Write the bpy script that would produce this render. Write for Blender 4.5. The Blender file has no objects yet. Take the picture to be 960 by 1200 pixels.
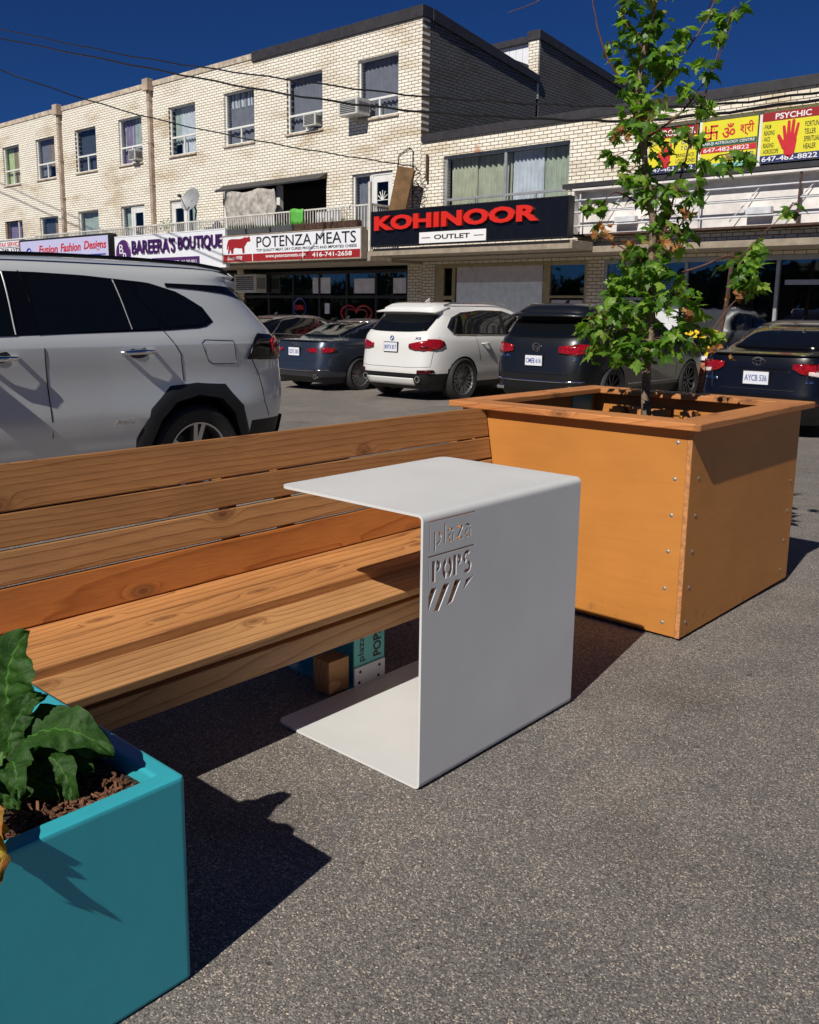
import bpy, bmesh, math, random
from mathutils import Vector, Matrix, Euler
random.seed(7)
S = bpy.context.scene
COL = S.collection
R = math.radians
# ---------------------------------------------------------------- camera
F_PX, CY, PITCH, ROLL, YAW, CAM_H = 1055.69, 557.14, 0.1835, 0.0131, 0.7296, 1.3
cd = bpy.data.cameras.new('camera'); cam = bpy.data.objects.new('camera', cd); COL.objects.link(cam)
cd.sensor_fit = 'HORIZONTAL'; cd.sensor_width = 36; cd.lens = F_PX / 960 * 36
cd.shift_y = -(600 - CY) / 960
cd.clip_start = 0.02; cd.clip_end = 2000
def fromcam(x, y, z):
    return Vector((x*math.cos(YAW) - y*math.sin(YAW), x*math.sin(YAW) + y*math.cos(YAW), z))
r0 = fromcam(1, 0, 0); u0 = fromcam(0, math.sin(PITCH), math.cos(PITCH))
cx = r0*math.cos(ROLL) + u0*math.sin(ROLL); cyv = -r0*math.sin(ROLL) + u0*math.cos(ROLL); cz = cx.cross(cyv)
m = Matrix((cx, cyv, cz)).transposed().to_4x4(); m.translation = (0, 0, CAM_H)
cam.matrix_world = m
S.camera = cam
# ---------------------------------------------------------------- sun and sky
SUN_TO = Vector((0.19, -1.07, 1.0)).normalized()      # towards the sun
sd = bpy.data.lights.new('sun', 'SUN'); sun = bpy.data.objects.new('sun', sd); COL.objects.link(sun)
sd.energy = 5.0; sd.angle = R(0.5); sd.color = (1.0, 0.94, 0.85)
sun.rotation_euler = SUN_TO.to_track_quat('Z', 'Y').to_euler(); sun.location = (3, -10, 12)
W = bpy.data.worlds.new('World'); S.world = W; W.use_nodes = True
nt = W.node_tree; nt.nodes.clear()
sky = nt.nodes.new('ShaderNodeTexSky'); sky.sky_type = 'NISHITA'; sky.sun_disc = False
sky.sun_elevation = math.asin(SUN_TO.z); sky.sun_rotation = math.atan2(SUN_TO.x, SUN_TO.y)
sky.air_density = 1.0; sky.dust_density = 0.0; sky.ozone_density = 6.0; sky.altitude = 2500
gm = nt.nodes.new('ShaderNodeMix'); gm.data_type = 'RGBA'; gm.blend_type = 'MULTIPLY'; gm.inputs[0].default_value = 1; gm.inputs[7].default_value = (.15, .33, .62, 1)     # clear deep-blue summer sky
hs = nt.nodes.new('ShaderNodeHueSaturation'); hs.inputs['Saturation'].default_value = 1.0; hs.inputs['Value'].default_value = 1.0
bg = nt.nodes.new('ShaderNodeBackground'); bg.inputs[1].default_value = 0.06
wo = nt.nodes.new('ShaderNodeOutputWorld')
nt.links.new(sky.outputs[0], hs.inputs['Color']); nt.links.new(hs.outputs[0], gm.inputs[6]); nt.links.new(gm.outputs[2], bg.inputs[0]); nt.links.new(bg.outputs[0], wo.inputs[0])
S.view_settings.view_transform = 'Standard'; S.view_settings.look = 'None'; S.view_settings.exposure = 0; S.view_settings.gamma = 1
S.view_settings.use_curve_mapping = False
S.render.engine = 'CYCLES'

# ---------------------------------------------------------------- material helpers
def hexc(h):
    h = h.lstrip('#'); v = [int(h[i:i+2], 16)/255 for i in (0, 2, 4)]
    return tuple((c/12.92 if c <= .04045 else ((c+.055)/1.055)**2.4) for c in v)
class NT:
    def __init__(s, name):
        s.m = bpy.data.materials.new(name); s.m.use_nodes = True; s.t = s.m.node_tree
        s.b = s.t.nodes['Principled BSDF']; s.out = s.t.nodes['Material Output']
    def n(s, typ, **kw):
        nd = s.t.nodes.new(typ)
        for k, v in kw.items(): setattr(nd, k, v)
        return nd
    def l(s, a, b): s.t.links.new(a, b)
    def setin(s, nd, i, v):
        if hasattr(v, 'links') or isinstance(v, bpy.types.NodeSocket): s.l(v, nd.inputs[i])
        else: nd.inputs[i].default_value = v
    def math(s, op, a, b=0.5, c=None):
        nd = s.n('ShaderNodeMath', operation=op); s.setin(nd, 0, a); s.setin(nd, 1, b)
        if c is not None: s.setin(nd, 2, c)
        return nd.outputs[0]
    def vmath(s, op, a, b):
        nd = s.n('ShaderNodeVectorMath', operation=op); s.setin(nd, 0, a); s.setin(nd, 1, b); return nd.outputs[0]
    def coord(s, kind='Object'): return s.n('ShaderNodeTexCoord').outputs[kind]
    def mapping(s, v, scale=(1, 1, 1), loc=(0, 0, 0), rot=(0, 0, 0)):
        nd = s.n('ShaderNodeMapping'); s.l(v, nd.inputs[0]); nd.inputs[1].default_value = loc; nd.inputs[2].default_value = rot; nd.inputs[3].default_value = scale; return nd.outputs[0]
    def noise(s, v, scale, detail=4, rough=.55, dist=0):
        nd = s.n('ShaderNodeTexNoise'); s.l(v, nd.inputs['Vector']); nd.inputs['Scale'].default_value = scale; nd.inputs['Detail'].default_value = detail
        nd.inputs['Roughness'].default_value = rough; nd.inputs['Distortion'].default_value = dist; return nd
    def vor(s, v, scale, feature='F1'):
        nd = s.n('ShaderNodeTexVoronoi', feature=feature); s.l(v, nd.inputs['Vector']); nd.inputs['Scale'].default_value = scale; return nd
    def ramp(s, f, stops, interp='LINEAR'):
        nd = s.n('ShaderNodeValToRGB'); nd.color_ramp.interpolation = interp; e = nd.color_ramp.elements
        while len(e) < len(stops): e.new(.5)
        for i, (p, c) in enumerate(stops): e[i].position = p; e[i].color = (*c, 1) if len(c) == 3 else c
        s.l(f, nd.inputs[0]); return nd.outputs[0]
    def mix(s, f, a, b, mode='MIX'):
        nd = s.n('ShaderNodeMix', data_type='RGBA', blend_type=mode)
        s.setin(nd, 0, f)
        for i, v in ((6, a), (7, b)):
            if isinstance(v, tuple): nd.inputs[i].default_value = (*v[:3], 1)
            else: s.l(v, nd.inputs[i])
        return nd.outputs[2]
    def bump(s, h, strength=.3, dist=.01):
        nd = s.n('ShaderNodeBump'); s.l(h, nd.inputs['Height']); nd.inputs['Strength'].default_value = strength; nd.inputs['Distance'].default_value = dist
        s.l(nd.outputs[0], s.b.inputs['Normal']); return nd
    def base(s, v):
        if isinstance(v, tuple): s.b.inputs['Base Color'].default_value = (*v[:3], 1)
        else: s.l(v, s.b.inputs['Base Color'])
    def p(s, **kw):
        for k, v in kw.items(): s.setin(s.b, {'rough': 'Roughness', 'metal': 'Metallic', 'spec': 'Specular IOR Level', 'coat': 'Coat Weight', 'coatr': 'Coat Roughness', 'trans': 'Transmission Weight', 'ior': 'IOR'}[k], v)
        return s
_mc = {}
def mat(name, col, rough=.6, metal=0, spec=.5, coat=0, var=.08, vscale=6, bump=0, bscale=60):
    if name in _mc: return _mc[name]
    n = NT(name); c = n.coord()
    if var:
        no = n.noise(c, vscale, 5)
        dk = tuple(x*(1-var*1.6) for x in col); lt = tuple(min(1, x*(1+var)) for x in col)
        n.base(n.ramp(no.outputs[0], [(.3, dk), (.7, lt)]))
        rr = n.math('MULTIPLY_ADD', no.outputs[0], .18, max(0, rough-.09)); n.l(rr, n.b.inputs['Roughness'])
    else:
        n.base(col); n.p(rough=rough)
    n.p(metal=metal, spec=spec, coat=coat)
    if bump: n.bump(n.noise(c, bscale, 4).outputs[0], bump, .004)
    _mc[name] = n.m; return n.m

def mat_asphalt():
    n = NT('asphalt'); c = n.coord()
    v1 = n.vor(c, 290); v2 = n.vor(c, 110)
    base = n.ramp(n.n('ShaderNodeSeparateColor').outputs[0], [(0, (0, 0, 0))]) if False else None
    sep = n.n('ShaderNodeSeparateColor'); n.l(v1.outputs['Color'], sep.inputs[0])
    col = n.ramp(sep.outputs[0], [(0, (.065, .061, .058)), (.3, (.118, .111, .104)), (.62, (.168, .157, .148)), (.86, (.23, .212, .196)), (.965, (.42, .36, .30)), (1, (.6, .5, .40))])
    sep2 = n.n('ShaderNodeSeparateColor'); n.l(v2.outputs['Color'], sep2.inputs[0])
    stone = n.math('GREATER_THAN', sep2.outputs[1], .93)
    near = n.math('LESS_THAN', v2.outputs['Distance'], .26)
    sm = n.math('MULTIPLY', stone, near)
    scol = n.ramp(sep2.outputs[0], [(0, (.05, .05, .055)), (.3, (.34, .3, .26)), (.75, (.5, .42, .33)), (1, (.22, .2, .2))])
    col = n.mix(n.math('MULTIPLY', sm, .75), col, scol)
    big = n.noise(c, .55, 4, .6); med = n.noise(c, 4, 4, .6)
    tone = n.ramp(big.outputs[0], [(.3, (.86, .87, .88)), (.7, (1.24, 1.22, 1.19))])
    tone2 = n.ramp(med.outputs[0], [(.3, (.86, .86, .87)), (.7, (1.1, 1.09, 1.07))])
    col = n.mix(1, col, tone, 'MULTIPLY'); col = n.mix(1, col, tone2, 'MULTIPLY')
    # oil stains
    st = n.noise(c, 1.3, 2, .5); so = n.ramp(st.outputs[0], [(.58, (1, 1, 1)), (.72, (.80, .78, .76))])
    col = n.mix(1, col, so, 'MULTIPLY')
    sp_ = n.noise(c, 17, 2, .5); col = n.mix(1, col, n.ramp(sp_.outputs[0], [(.70, (1, 1, 1)), (.76, (.5, .48, .46))]), 'MULTIPLY')
    n.base(col); n.p(rough=.85, spec=.35)
    h = n.math('ADD', n.math('MULTIPLY', v1.outputs['Distance'], -1.0), n.math('MULTIPLY', v2.outputs['Distance'], -.5))
    n.bump(h, .45, .004)
    return n.m

def mat_wood(name, light, dark, ring=34, axis='Y', seed=0., wear=.0, rough=.55):
    n = NT(name); c = n.coord()
    oi = n.n('ShaderNodeObjectInfo')
    comb = n.n('ShaderNodeCombineXYZ')
    n.l(n.math('MULTIPLY_ADD', oi.outputs['Random'], .35, .03+seed), comb.inputs[0])
    n.l(n.math('MULTIPLY_ADD', oi.outputs['Random'], 7.3, seed*3), comb.inputs[1])
    n.l(n.math('MULTIPLY_ADD', oi.outputs['Random'], -.27, .12), comb.inputs[2])
    rot = {'Y': (R(1.6), 0, R(2.2)), 'X': (0, R(1.6), R(92)), 'Z': (R(91.5), 0, R(1))}[axis]
    v = n.vmath('ADD', n.mapping(c, (1, 1, 1), (0, 0, 0), rot), comb.outputs[0])
    st = n.mapping(v, (3.2, .30, 3.2))
    no = n.noise(st, 1.5, 2, .45)
    sc = n.n('ShaderNodeVectorMath', operation='SCALE'); n.l(no.outputs['Color'], sc.inputs[0]); sc.inputs['Scale'].default_value = .10
    # knots pull the rings around them
    ksp = n.n('ShaderNodeSeparateXYZ'); n.l(n.mapping(c, (1, 1, 1), (0, 0, 0), {'Y': (0, 0, 0), 'X': (0, 0, R(90)), 'Z': (R(90), 0, 0)}[axis]), ksp.inputs[0])
    kcb = n.n('ShaderNodeCombineXYZ'); n.l(n.math('MULTIPLY_ADD', n.math('ADD', ksp.outputs[0], ksp.outputs[2]), 7.5, n.math('MULTIPLY', oi.outputs['Random'], 31.0)), kcb.inputs[0]); n.l(n.math('MULTIPLY_ADD', ksp.outputs[1], 3.0, n.math('MULTIPLY', oi.outputs['Random'], 77.0)), kcb.inputs[1])
    kn = n.n('ShaderNodeTexVoronoi', feature='F1', voronoi_dimensions='2D'); n.l(kcb.outputs[0], kn.inputs['Vector']); kn.inputs['Scale'].default_value = 1.0
    kd = kn.outputs['Distance']
    sepk = n.n('ShaderNodeSeparateColor'); n.l(kn.outputs['Color'], sepk.inputs[0])
    has = n.math('GREATER_THAN', sepk.outputs[0], .52)
    kpull = n.math('MULTIPLY', has, n.math('POWER', 2.718, n.math('MULTIPLY', n.math('MULTIPLY', kd, kd), -38)))
    v2 = n.vmath('ADD', v, sc.outputs[0])
    cxy = n.n('ShaderNodeCombineXYZ'); n.l(n.math('MULTIPLY', kpull, .035), cxy.inputs[0]); n.l(n.math('MULTIPLY', kpull, .03), cxy.inputs[2])
    v2 = n.vmath('ADD', v2, cxy.outputs[0])
    wv = n.n('ShaderNodeTexWave', wave_type='RINGS', rings_direction='Y', wave_profile='SAW'); n.l(v2, wv.inputs['Vector']); wv.inputs['Scale'].default_value = ring; wv.inputs['Distortion'].default_value = .4; wv.inputs['Detail'].default_value = 2
    fib = n.noise(n.mapping(v, (260, 5, 260)), 1, 3, .6)
    mid = tuple((a*.62+b*.38) for a, b in zip(light, dark))
    col = n.ramp(wv.outputs[0], [(0, light), (.55, tuple(a*.93 for a in light)), (.80, mid), (.95, dark), (1, light)])
    col = n.mix(.35, col, n.ramp(fib.outputs[0], [(.3, dark), (.62, light)]))
    patch = n.noise(n.mapping(v, (2.5, .8, 2.5)), 2, 4)
    col = n.mix(1, col, n.ramp(patch.outputs[0], [(.3, (.78, .74, .70)), (.7, (1.1, 1.08, 1.05))]), 'MULTIPLY')
    tint = n.ramp(oi.outputs['Random'], [(0, (.92, .9, .88)), (.5, (1.04, 1, .96)), (1, (1.0, .93, .85))])
    col = n.mix(1, col, tint, 'MULTIPLY')
    kcol = n.ramp(kd, [(0, (.09, .032, .012)), (.045, (.15, .055, .02)), (.075, (.30, .13, .05)), (.10, (.17, .07, .025))])
    kin = n.math('MULTIPLY', has, n.ramp(kd, [(.085, (1, 1, 1)), (.17, (0, 0, 0))]))
    col = n.mix(n.math('MULTIPLY', kin, .75), col, kcol)
    n.base(col); n.p(rough=rough, spec=.35)
    n.bump(n.math('ADD', n.math('MULTIPLY', wv.outputs[0], .4), fib.outputs[0]), .18, .002)
    return n.m

def mat_brick(name, c1, c2, mortar, plane='XZ', w=.235, h=.083, ms=.0095, rough=.8, stain=True, rust=None):
    n = NT(name); c = n.coord(); sp = n.n('ShaderNodeSeparateXYZ'); n.l(c, sp.inputs[0])
    cb = n.n('ShaderNodeCombineXYZ'); n.l(sp.outputs[0 if plane == 'XZ' else 1], cb.inputs[0]); n.l(sp.outputs[2], cb.inputs[1])
    wob = n.noise(c, 8, 2)
    b = n.n('ShaderNodeTexBrick'); n.l(cb.outputs[0], b.inputs['Vector']); b.inputs['Scale'].default_value = 1
    b.inputs['Mortar Size'].default_value = ms; b.inputs['Brick Width'].default_value = w; b.inputs['Row Height'].default_value = h
    b.inputs['Color1'].default_value = (*c1, 1); b.inputs['Color2'].default_value = (*c2, 1); b.inputs['Mortar'].default_value = (*mortar, 1); b.inputs['Mortar Smooth'].default_value = .2; b.inputs['Bias'].default_value = -.2
    col = b.outputs['Color']
    no = n.noise(c, 14, 4, .7)
    col = n.mix(1, col, n.ramp(no.outputs[0], [(.3, (.84, .82, .78)), (.65, (1.05, 1.04, 1.02))]), 'MULTIPLY')
    if stain:
        s1 = n.noise(n.mapping(c, (.35, .35, 1.1)), 1.1, 6, .65)
        col = n.mix(1, col, n.ramp(s1.outputs[0], [(.34, (.72, .64, .54)), (.50, (1, 1, 1))]), 'MULTIPLY')
    if rust:
        px, pz = rust
        d = n.vmath('SUBTRACT', cb.outputs[0], (px, pz, 0)); dm = n.mapping(d, (3.2, 2.2, 1))
        ln = n.n('ShaderNodeVectorMath', operation='LENGTH'); n.l(dm, ln.inputs[0])
        f = n.math('MULTIPLY_ADD', n.noise(c, 6, 5, .7).outputs[0], 1.3, n.math('MULTIPLY', ln.outputs['Value'], -1)); 
        col = n.mix(n.ramp(f, [(.0, (0, 0, 0)), (.5, (.85, .85, .85))]), col, (.42, .16, .05))
    n.base(col); n.p(rough=rough, spec=.3)
    n.bump(n.math('MULTIPLY', b.outputs['Fac'], -1), .5, .006)
    return n.m

def mat_glass(name, tint=(.02, .025, .03), rough=.04, alpha=.35):
    # architectural / car glass: see-through with a mirror-like coat
    n = NT(name)
    n.t.nodes.remove(n.b)
    tr = n.n('ShaderNodeBsdfTransparent'); tr.inputs[0].default_value = (*tint, 1)
    gl = n.n('ShaderNodeBsdfGlossy'); gl.inputs['Roughness'].default_value = rough; gl.inputs[0].default_value = (.9, .95, 1, 1)
    fr = n.n('ShaderNodeLayerWeight'); fr.inputs[0].default_value = .5
    c = n.coord(); bn = n.n('ShaderNodeBump'); no = n.noise(c, 1.7, 2); n.l(no.outputs[0], bn.inputs['Height']); bn.inputs['Strength'].default_value = .08; bn.inputs['Distance'].default_value = .05
    n.l(bn.outputs[0], gl.inputs['Normal'])
    f = n.math('MULTIPLY_ADD', n.math('POWER', fr.outputs['Facing'], 3.2), .7, alpha*.12)
    mx = n.n('ShaderNodeMixShader'); n.l(f, mx.inputs[0]); n.l(tr.outputs[0], mx.inputs[1]); n.l(gl.outputs[0], mx.inputs[2]); n.l(mx.outputs[0], n.out.inputs[0])
    return n.m

def mat_leaf(name, greens, trans=.35, rough=.42):
    n = NT(name); g = n.n('ShaderNodeNewGeometry')
    col = n.ramp(g.outputs['Random Per Island'], greens)
    no = n.noise(n.coord(), 45, 3); col = n.mix(1, col, n.ramp(no.outputs[0], [(.3, (.8, .82, .75)), (.7, (1.12, 1.1, 1.05))]), 'MULTIPLY')
    n.base(col); n.p(rough=rough, spec=.45)
    tl = n.n('ShaderNodeBsdfTranslucent'); tc = n.mix(1, col, (1.5, 1.8, .55), 'MULTIPLY'); n.l(tc, tl.inputs[0])
    mx = n.n('ShaderNodeMixShader'); mx.inputs[0].default_value = trans; n.l(n.b.outputs[0], mx.inputs[1]); n.l(tl.outputs[0], mx.inputs[2]); n.l(mx.outputs[0], n.out.inputs[0])
    return n.m

# ---------------------------------------------------------------- mesh helpers
def tag(o, label=None, cat=None, group=None, kind=None):
    if label: o['label'] = label
    if cat: o['category'] = cat
    if group: o['group'] = group
    if kind: o['kind'] = kind
    return o
def thing(name, label, cat, loc=(0, 0, 0), rz=0, group=None):
    o = bpy.data.objects.new(name, None); COL.objects.link(o); o.location = loc; o.rotation_euler = (0, 0, rz); o.empty_display_size = .1
    return tag(o, label, cat, group)
def rootloc(o):
    while o.parent: o = o.parent
    return Vector(o.location)
class MB:
    def __init__(s): s.v = []; s.f = []; s.mi = []; s.k = 0
    def add(s, vs, fs, k=None):
        b = len(s.v); s.v += [Vector(p) for p in vs]
        for f in fs: s.f.append([b+i for i in f]); s.mi.append(s.k if k is None else k)
        return s
    def box(s, x0, x1, y0, y1, z0, z1, k=None):
        vs = [(x, y, z) for z in (z0, z1) for y in (y0, y1) for x in (x0, x1)]
        return s.add(vs, [(0, 2, 3, 1), (4, 5, 7, 6), (0, 1, 5, 4), (2, 6, 7, 3), (0, 4, 6, 2), (1, 3, 7, 5)], k)
    def obox(s, c, sz, M=None, k=None):
        x, y, z = [q/2 for q in sz]
        vs = [Vector(p) for p in [(a, b, d) for d in (-z, z) for b in (-y, y) for a in (-x, x)]]
        if M is not None: vs = [M @ p for p in vs]
        vs = [p + Vector(c) for p in vs]
        return s.add(vs, [(0, 2, 3, 1), (4, 5, 7, 6), (0, 1, 5, 4), (2, 6, 7, 3), (0, 4, 6, 2), (1, 3, 7, 5)], k)
    def prism(s, poly, axis, a0, a1, k=None):      # poly: list of 2D pts; axis: index the prism is extruded along
        def P(p, a):
            if axis == 1: return (p[0], a, p[1])
            if axis == 0: return (a, p[0], p[1])
            return (p[0], p[1], a)
        n = len(poly); vs = [P(p, a0) for p in poly] + [P(p, a1) for p in poly]
        fs = [tuple(range(n))[::-1], tuple(range(n, 2*n))] + [(i, (i+1) % n, n+(i+1) % n, n+i) for i in range(n)]
        return s.add(vs, fs, k)
    def tube(s, pts, r, n=8, k=None, cap=True):
        pts = [Vector(p) for p in pts]; N = len(pts); rs = r if isinstance(r, (list, tuple)) else [r]*N
        vs = []; up = None
        for i, p in enumerate(pts):
            d = (pts[min(i+1, N-1)] - pts[max(i-1, 0)]); d = d.normalized() if d.length > 1e-9 else Vector((0, 0, 1))
            if up is None: up = d.orthogonal().normalized()
            up = (up - d*up.dot(d)); up = up.normalized() if up.length > 1e-6 else d.orthogonal().normalized()
            w = d.cross(up)
            for j in range(n):
                a = 2*math.pi*j/n; vs.append(p + (up*math.cos(a) + w*math.sin(a))*rs[i])
        fs = [(i*n+j, i*n+(j+1) % n, (i+1)*n+(j+1) % n, (i+1)*n+j) for i in range(N-1) for j in range(n)]
        if cap: fs += [tuple(range(n))[::-1], tuple(range((N-1)*n, N*n))]
        return s.add(vs, fs, k)
    def lathe(s, prof, axis='X', n=32, c=(0, 0, 0), k=None, close=False):     # prof: (r, t)
        vs = []; m_ = len(prof)
        for j in range(n):
            a = 2*math.pi*j/n; ca, sa = math.cos(a), math.sin(a)
            for r, t in prof:
                p = {'X': (t, r*ca, r*sa), 'Y': (r*ca, t, r*sa), 'Z': (r*ca, r*sa, t)}[axis]
                vs.append(Vector(p) + Vector(c))
        fs = []
        for j in range(n):
            j2 = (j+1) % n
            for i in range(m_-1 if not close else m_):
                i2 = (i+1) % m_
                fs.append((j*m_+i, j2*m_+i, j2*m_+i2, j*m_+i2))
        return s.add(vs, fs, k)
    def grid(s, P, k=None):                 # P[i][j] points
        a, b = len(P), len(P[0]); vs = [p for row in P for p in row]
        return s.add(vs, [(i*b+j, i*b+j+1, (i+1)*b+j+1, (i+1)*b+j) for i in range(a-1) for j in range(b-1)], k)
    def build(s, name, mats, parent=None, smooth=None, bevel=0, world=True, merge=False, recalc=True):
        me = bpy.data.meshes.new(name)
        off = rootloc(parent) if (parent is not None and world) else Vector((0, 0, 0))
        vs = [tuple(p-off) for p in s.v]
        me.from_pydata(vs, [], s.f)
        if not isinstance(mats, (list, tuple)): mats = [mats]
        for q in mats: me.materials.append(q)
        for p, k in zip(me.polygons, s.mi): p.material_index = k
        if merge or bevel or recalc:
            bm = bmesh.new(); bm.from_mesh(me)
            if merge: bmesh.ops.remove_doubles(bm, verts=bm.verts, dist=1e-5)
            if recalc: bmesh.ops.recalc_face_normals(bm, faces=bm.faces)
            if bevel:
                ed = [e for e in bm.edges if len(e.link_faces) == 2 and e.calc_face_angle(0) > R(30)]
                bmesh.ops.bevel(bm, geom=ed, offset=bevel, segments=2, profile=.5, affect='EDGES', clamp_overlap=True)
            bm.to_mesh(me); bm.free()
        if smooth is not None:
            for p in me.polygons: p.use_smooth = True
            me.set_sharp_from_angle(angle=R(smooth))
        o = bpy.data.objects.new(name, me); COL.objects.link(o)
        if parent is not None: o.parent = parent
        return o
def dup(o, parent=None):
    c = o.copy(); COL.objects.link(c)
    if parent is not None: c.parent = parent
    for ch in list(o.children): dup(ch, c)
    return c
def evalmesh(o):
    dg = bpy.context.evaluated_depsgraph_get(); dg.update()
    return bpy.data.meshes.new_from_object(o.evaluated_get(dg), preserve_all_data_layers=True, depsgraph=dg)
def boolean_cut(o, cutter, solver='EXACT'):
    md = o.modifiers.new('b', 'BOOLEAN'); md.operation = 'DIFFERENCE'; md.object = cutter; md.solver = solver
    me = evalmesh(o); o.modifiers.clear(); old = o.data; o.data = me; bpy.data.meshes.remove(old)
    bpy.data.objects.remove(cutter)

def text_geo(s, extrude=0, offset=0, spacing=1.0, res=3):
    cu = bpy.data.curves.new('t', 'FONT'); cu.body = s; cu.extrude = extrude; cu.offset = offset; cu.resolution_u = res; cu.space_character = spacing
    cu.align_x = 'LEFT'
    o = bpy.data.objects.new('t', cu); COL.objects.link(o)
    me = evalmesh(o)
    vs = [v.co.copy() for v in me.vertices]; fs = [tuple(p.vertices) for p in me.polygons]
    bpy.data.objects.remove(o); bpy.data.curves.remove(cu); bpy.data.meshes.remove(me)
    return vs, fs
def text(name, s, O, ux, uz, w, h, mt, parent, depth=.004, offset=0, spacing=1.0, shear=0, res=3, align='fit'):
    """flat lettering: lower-left corner O, width vector ux*w, height uz*h, standing proud along ux x uz"""
    vs, fs = text_geo(s, 1.0, offset, spacing, res)
    xs = [v.x for v in vs]; ys = [v.y for v in vs]; x0, x1, y0, y1 = min(xs), max(xs), min(ys), max(ys)
    ux = Vector(ux).normalized(); uz = Vector(uz).normalized(); nn = ux.cross(uz); O = Vector(O)
    b = MB(); P = []
    for v in vs:
        a = (v.x-x0)/(x1-x0); c = (v.y-y0)/(y1-y0)
        P.append(O + ux*(a*w + shear*c*h) + uz*(c*h) + nn*(depth if v.z > 0 else 0.0005))
    b.add(P, fs)
    return b.build(name, mt, parent, recalc=False)

# ---------------------------------------------------------------- materials
M = {}
def mat_teal(name, col, rough, **k):
    n = NT(name); c = n.coord(); a = n.noise(c, 3.5, 4)
    cc = n.ramp(a.outputs[0], [(.3, tuple(x*.93 for x in col)), (.7, tuple(x*1.04 for x in col))])
    sc_ = n.noise(n.mapping(c, (9, 9, 70), (0, 0, 0), (R(20), R(30), 0)), 2.2, 3, .6)      # fine scuffs
    cc = n.mix(n.ramp(sc_.outputs[0], [(.72, (0, 0, 0)), (.78, (.25, .25, .25))]), cc, (.12, .42, .46))
    sp = n.n('ShaderNodeSeparateXYZ'); n.l(c, sp.inputs[0]); d = n.noise(c, 26, 4, .7)
    f = n.math('MULTIPLY', n.ramp(sp.outputs[2], [(0, (1, 1, 1)), (.16, (0, 0, 0))]), n.ramp(d.outputs[0], [(.5, (0, 0, 0)), (.7, (1, 1, 1))]))
    cc = n.mix(n.math('MULTIPLY', f, .12), cc, (.12, .11, .09)); n.base(cc)
    n.l(n.math('MULTIPLY_ADD', a.outputs[0], .2, rough-.1), n.b.inputs['Roughness'])
    n.bump(n.noise(c, 16, 4).outputs[0], .10, .006); return n.m
M['asphalt'] = mat_asphalt()
M['cedar'] = mat_wood('cedar_wood', (.60, .30, .115), (.22, .082, .024), 17)
M['cedar_b'] = mat_wood('cedar_wood_pale', (.53, .30, .13), (.21, .095, .034), 15, seed=.4)
M['cedar_c'] = mat_wood('cedar_wood_red', (.52, .205, .055), (.27, .088, .02), 13, seed=.9)
M['cedar_d'] = mat_wood('cedar_wood_brown', (.47, .25, .10), (.20, .085, .028), 16, seed=.2)
M['rimwood'] = mat_wood('rim_wood', (.56, .24, .085), (.30, .11, .035), 22, seed=.3)
M['rimwoodx'] = mat_wood('rim_wood_cross', (.60, .27, .10), (.32, .12, .04), 22, axis='X', seed=.6)
M['postwood'] = mat_wood('post_wood', (.40, .20, .075), (.2, .085, .03), 28, axis='Z')
M['white_steel'] = mat('white_powder_coated_steel', (.63, .64, .635), .42, var=.05, vscale=2.2, bump=.04, bscale=220)
M['ply'] = None
def mat_ply():
    n = NT('ochre_stained_plywood'); c = n.coord()
    g = n.noise(n.mapping(c, (3, 3, 34)), 1.5, 5, .65, .3); p2 = n.noise(c, 1.6, 5, .6)
    col = n.ramp(g.outputs[0], [(.25, (.49, .20, .043)), (.75, (.54, .225, .05))])
    col = n.mix(1, col, n.ramp(p2.outputs[0], [(.3, (.82, .80, .76)), (.7, (1.05, 1.03, 1.0))]), 'MULTIPLY')
    # dirt splashes near the ground
    sp = n.n('ShaderNodeSeparateXYZ'); n.l(c, sp.inputs[0])
    ds = n.noise(n.mapping(c, (1, 1, .6)), 22, 4, .75)
    f = n.math('MULTIPLY', n.ramp(sp.outputs[2], [(0, (1, 1, 1)), (.14, (0, 0, 0))]), n.ramp(ds.outputs[0], [(.58, (0, 0, 0)), (.66, (1, 1, 1))]))
    col = n.mix(n.math('MULTIPLY', f, .6), col, (.10, .06, .035))
    n.base(col); n.p(rough=.5, spec=.4); n.bump(g.outputs[0], .07, .003); return n.m
M['ply'] = mat_ply()
M['plyedge'] = mat('plywood_edge', (.5, .22, .08), .7, var=.25, vscale=60)
M['teal'] = mat_teal('teal_paint', (.035, .38, .45), .5, var=.05, vscale=3.5, bump=.09, bscale=35)
M['teal_leg'] = mat('teal_steel_paint', (.09, .42, .40), .4, var=.05)
M['teal_dark'] = mat('teal_plate', (.02, .30, .38), .5)
M['bolt'] = mat('zinc_bolt', (.36, .33, .27), .5, metal=.5, var=.15, vscale=80)
M['black'] = mat('black_paint', (.008, .008, .009), .5, var=0)
M['blackplastic'] = mat('black_plastic', (.005, .006, .007), .55, var=.1, bump=.1, bscale=200)
M['soil'] = mat('dark_soil', (.022, .014, .010), .95, var=.5, vscale=50, bump=1, bscale=70)
M['mulch'] = mat('bark_mulch', (.15, .062, .03), .85, var=.5, vscale=90)
M['bark'] = mat('grey_brown_bark', (.21, .15, .10), .85, var=.35, vscale=60, bump=.6, bscale=90)
M['twig'] = mat('red_brown_twig', (.10, .035, .022), .6, var=.2, vscale=60)
M['maple'] = mat_leaf('maple_leaf_green', [(0, (.04, .10, .012)), (.35, (.085, .20, .02)), (.7, (.16, .30, .03)), (.9, (.24, .38, .05)), (.975, (.24, .33, .07)), (1, (.32, .2, .06))], .42)
M['deadleaf'] = mat_leaf('withered_leaf_brown', [(0, (.22, .09, .03)), (.5, (.36, .16, .055)), (1, (.46, .24, .09))], .2, .7)
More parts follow.
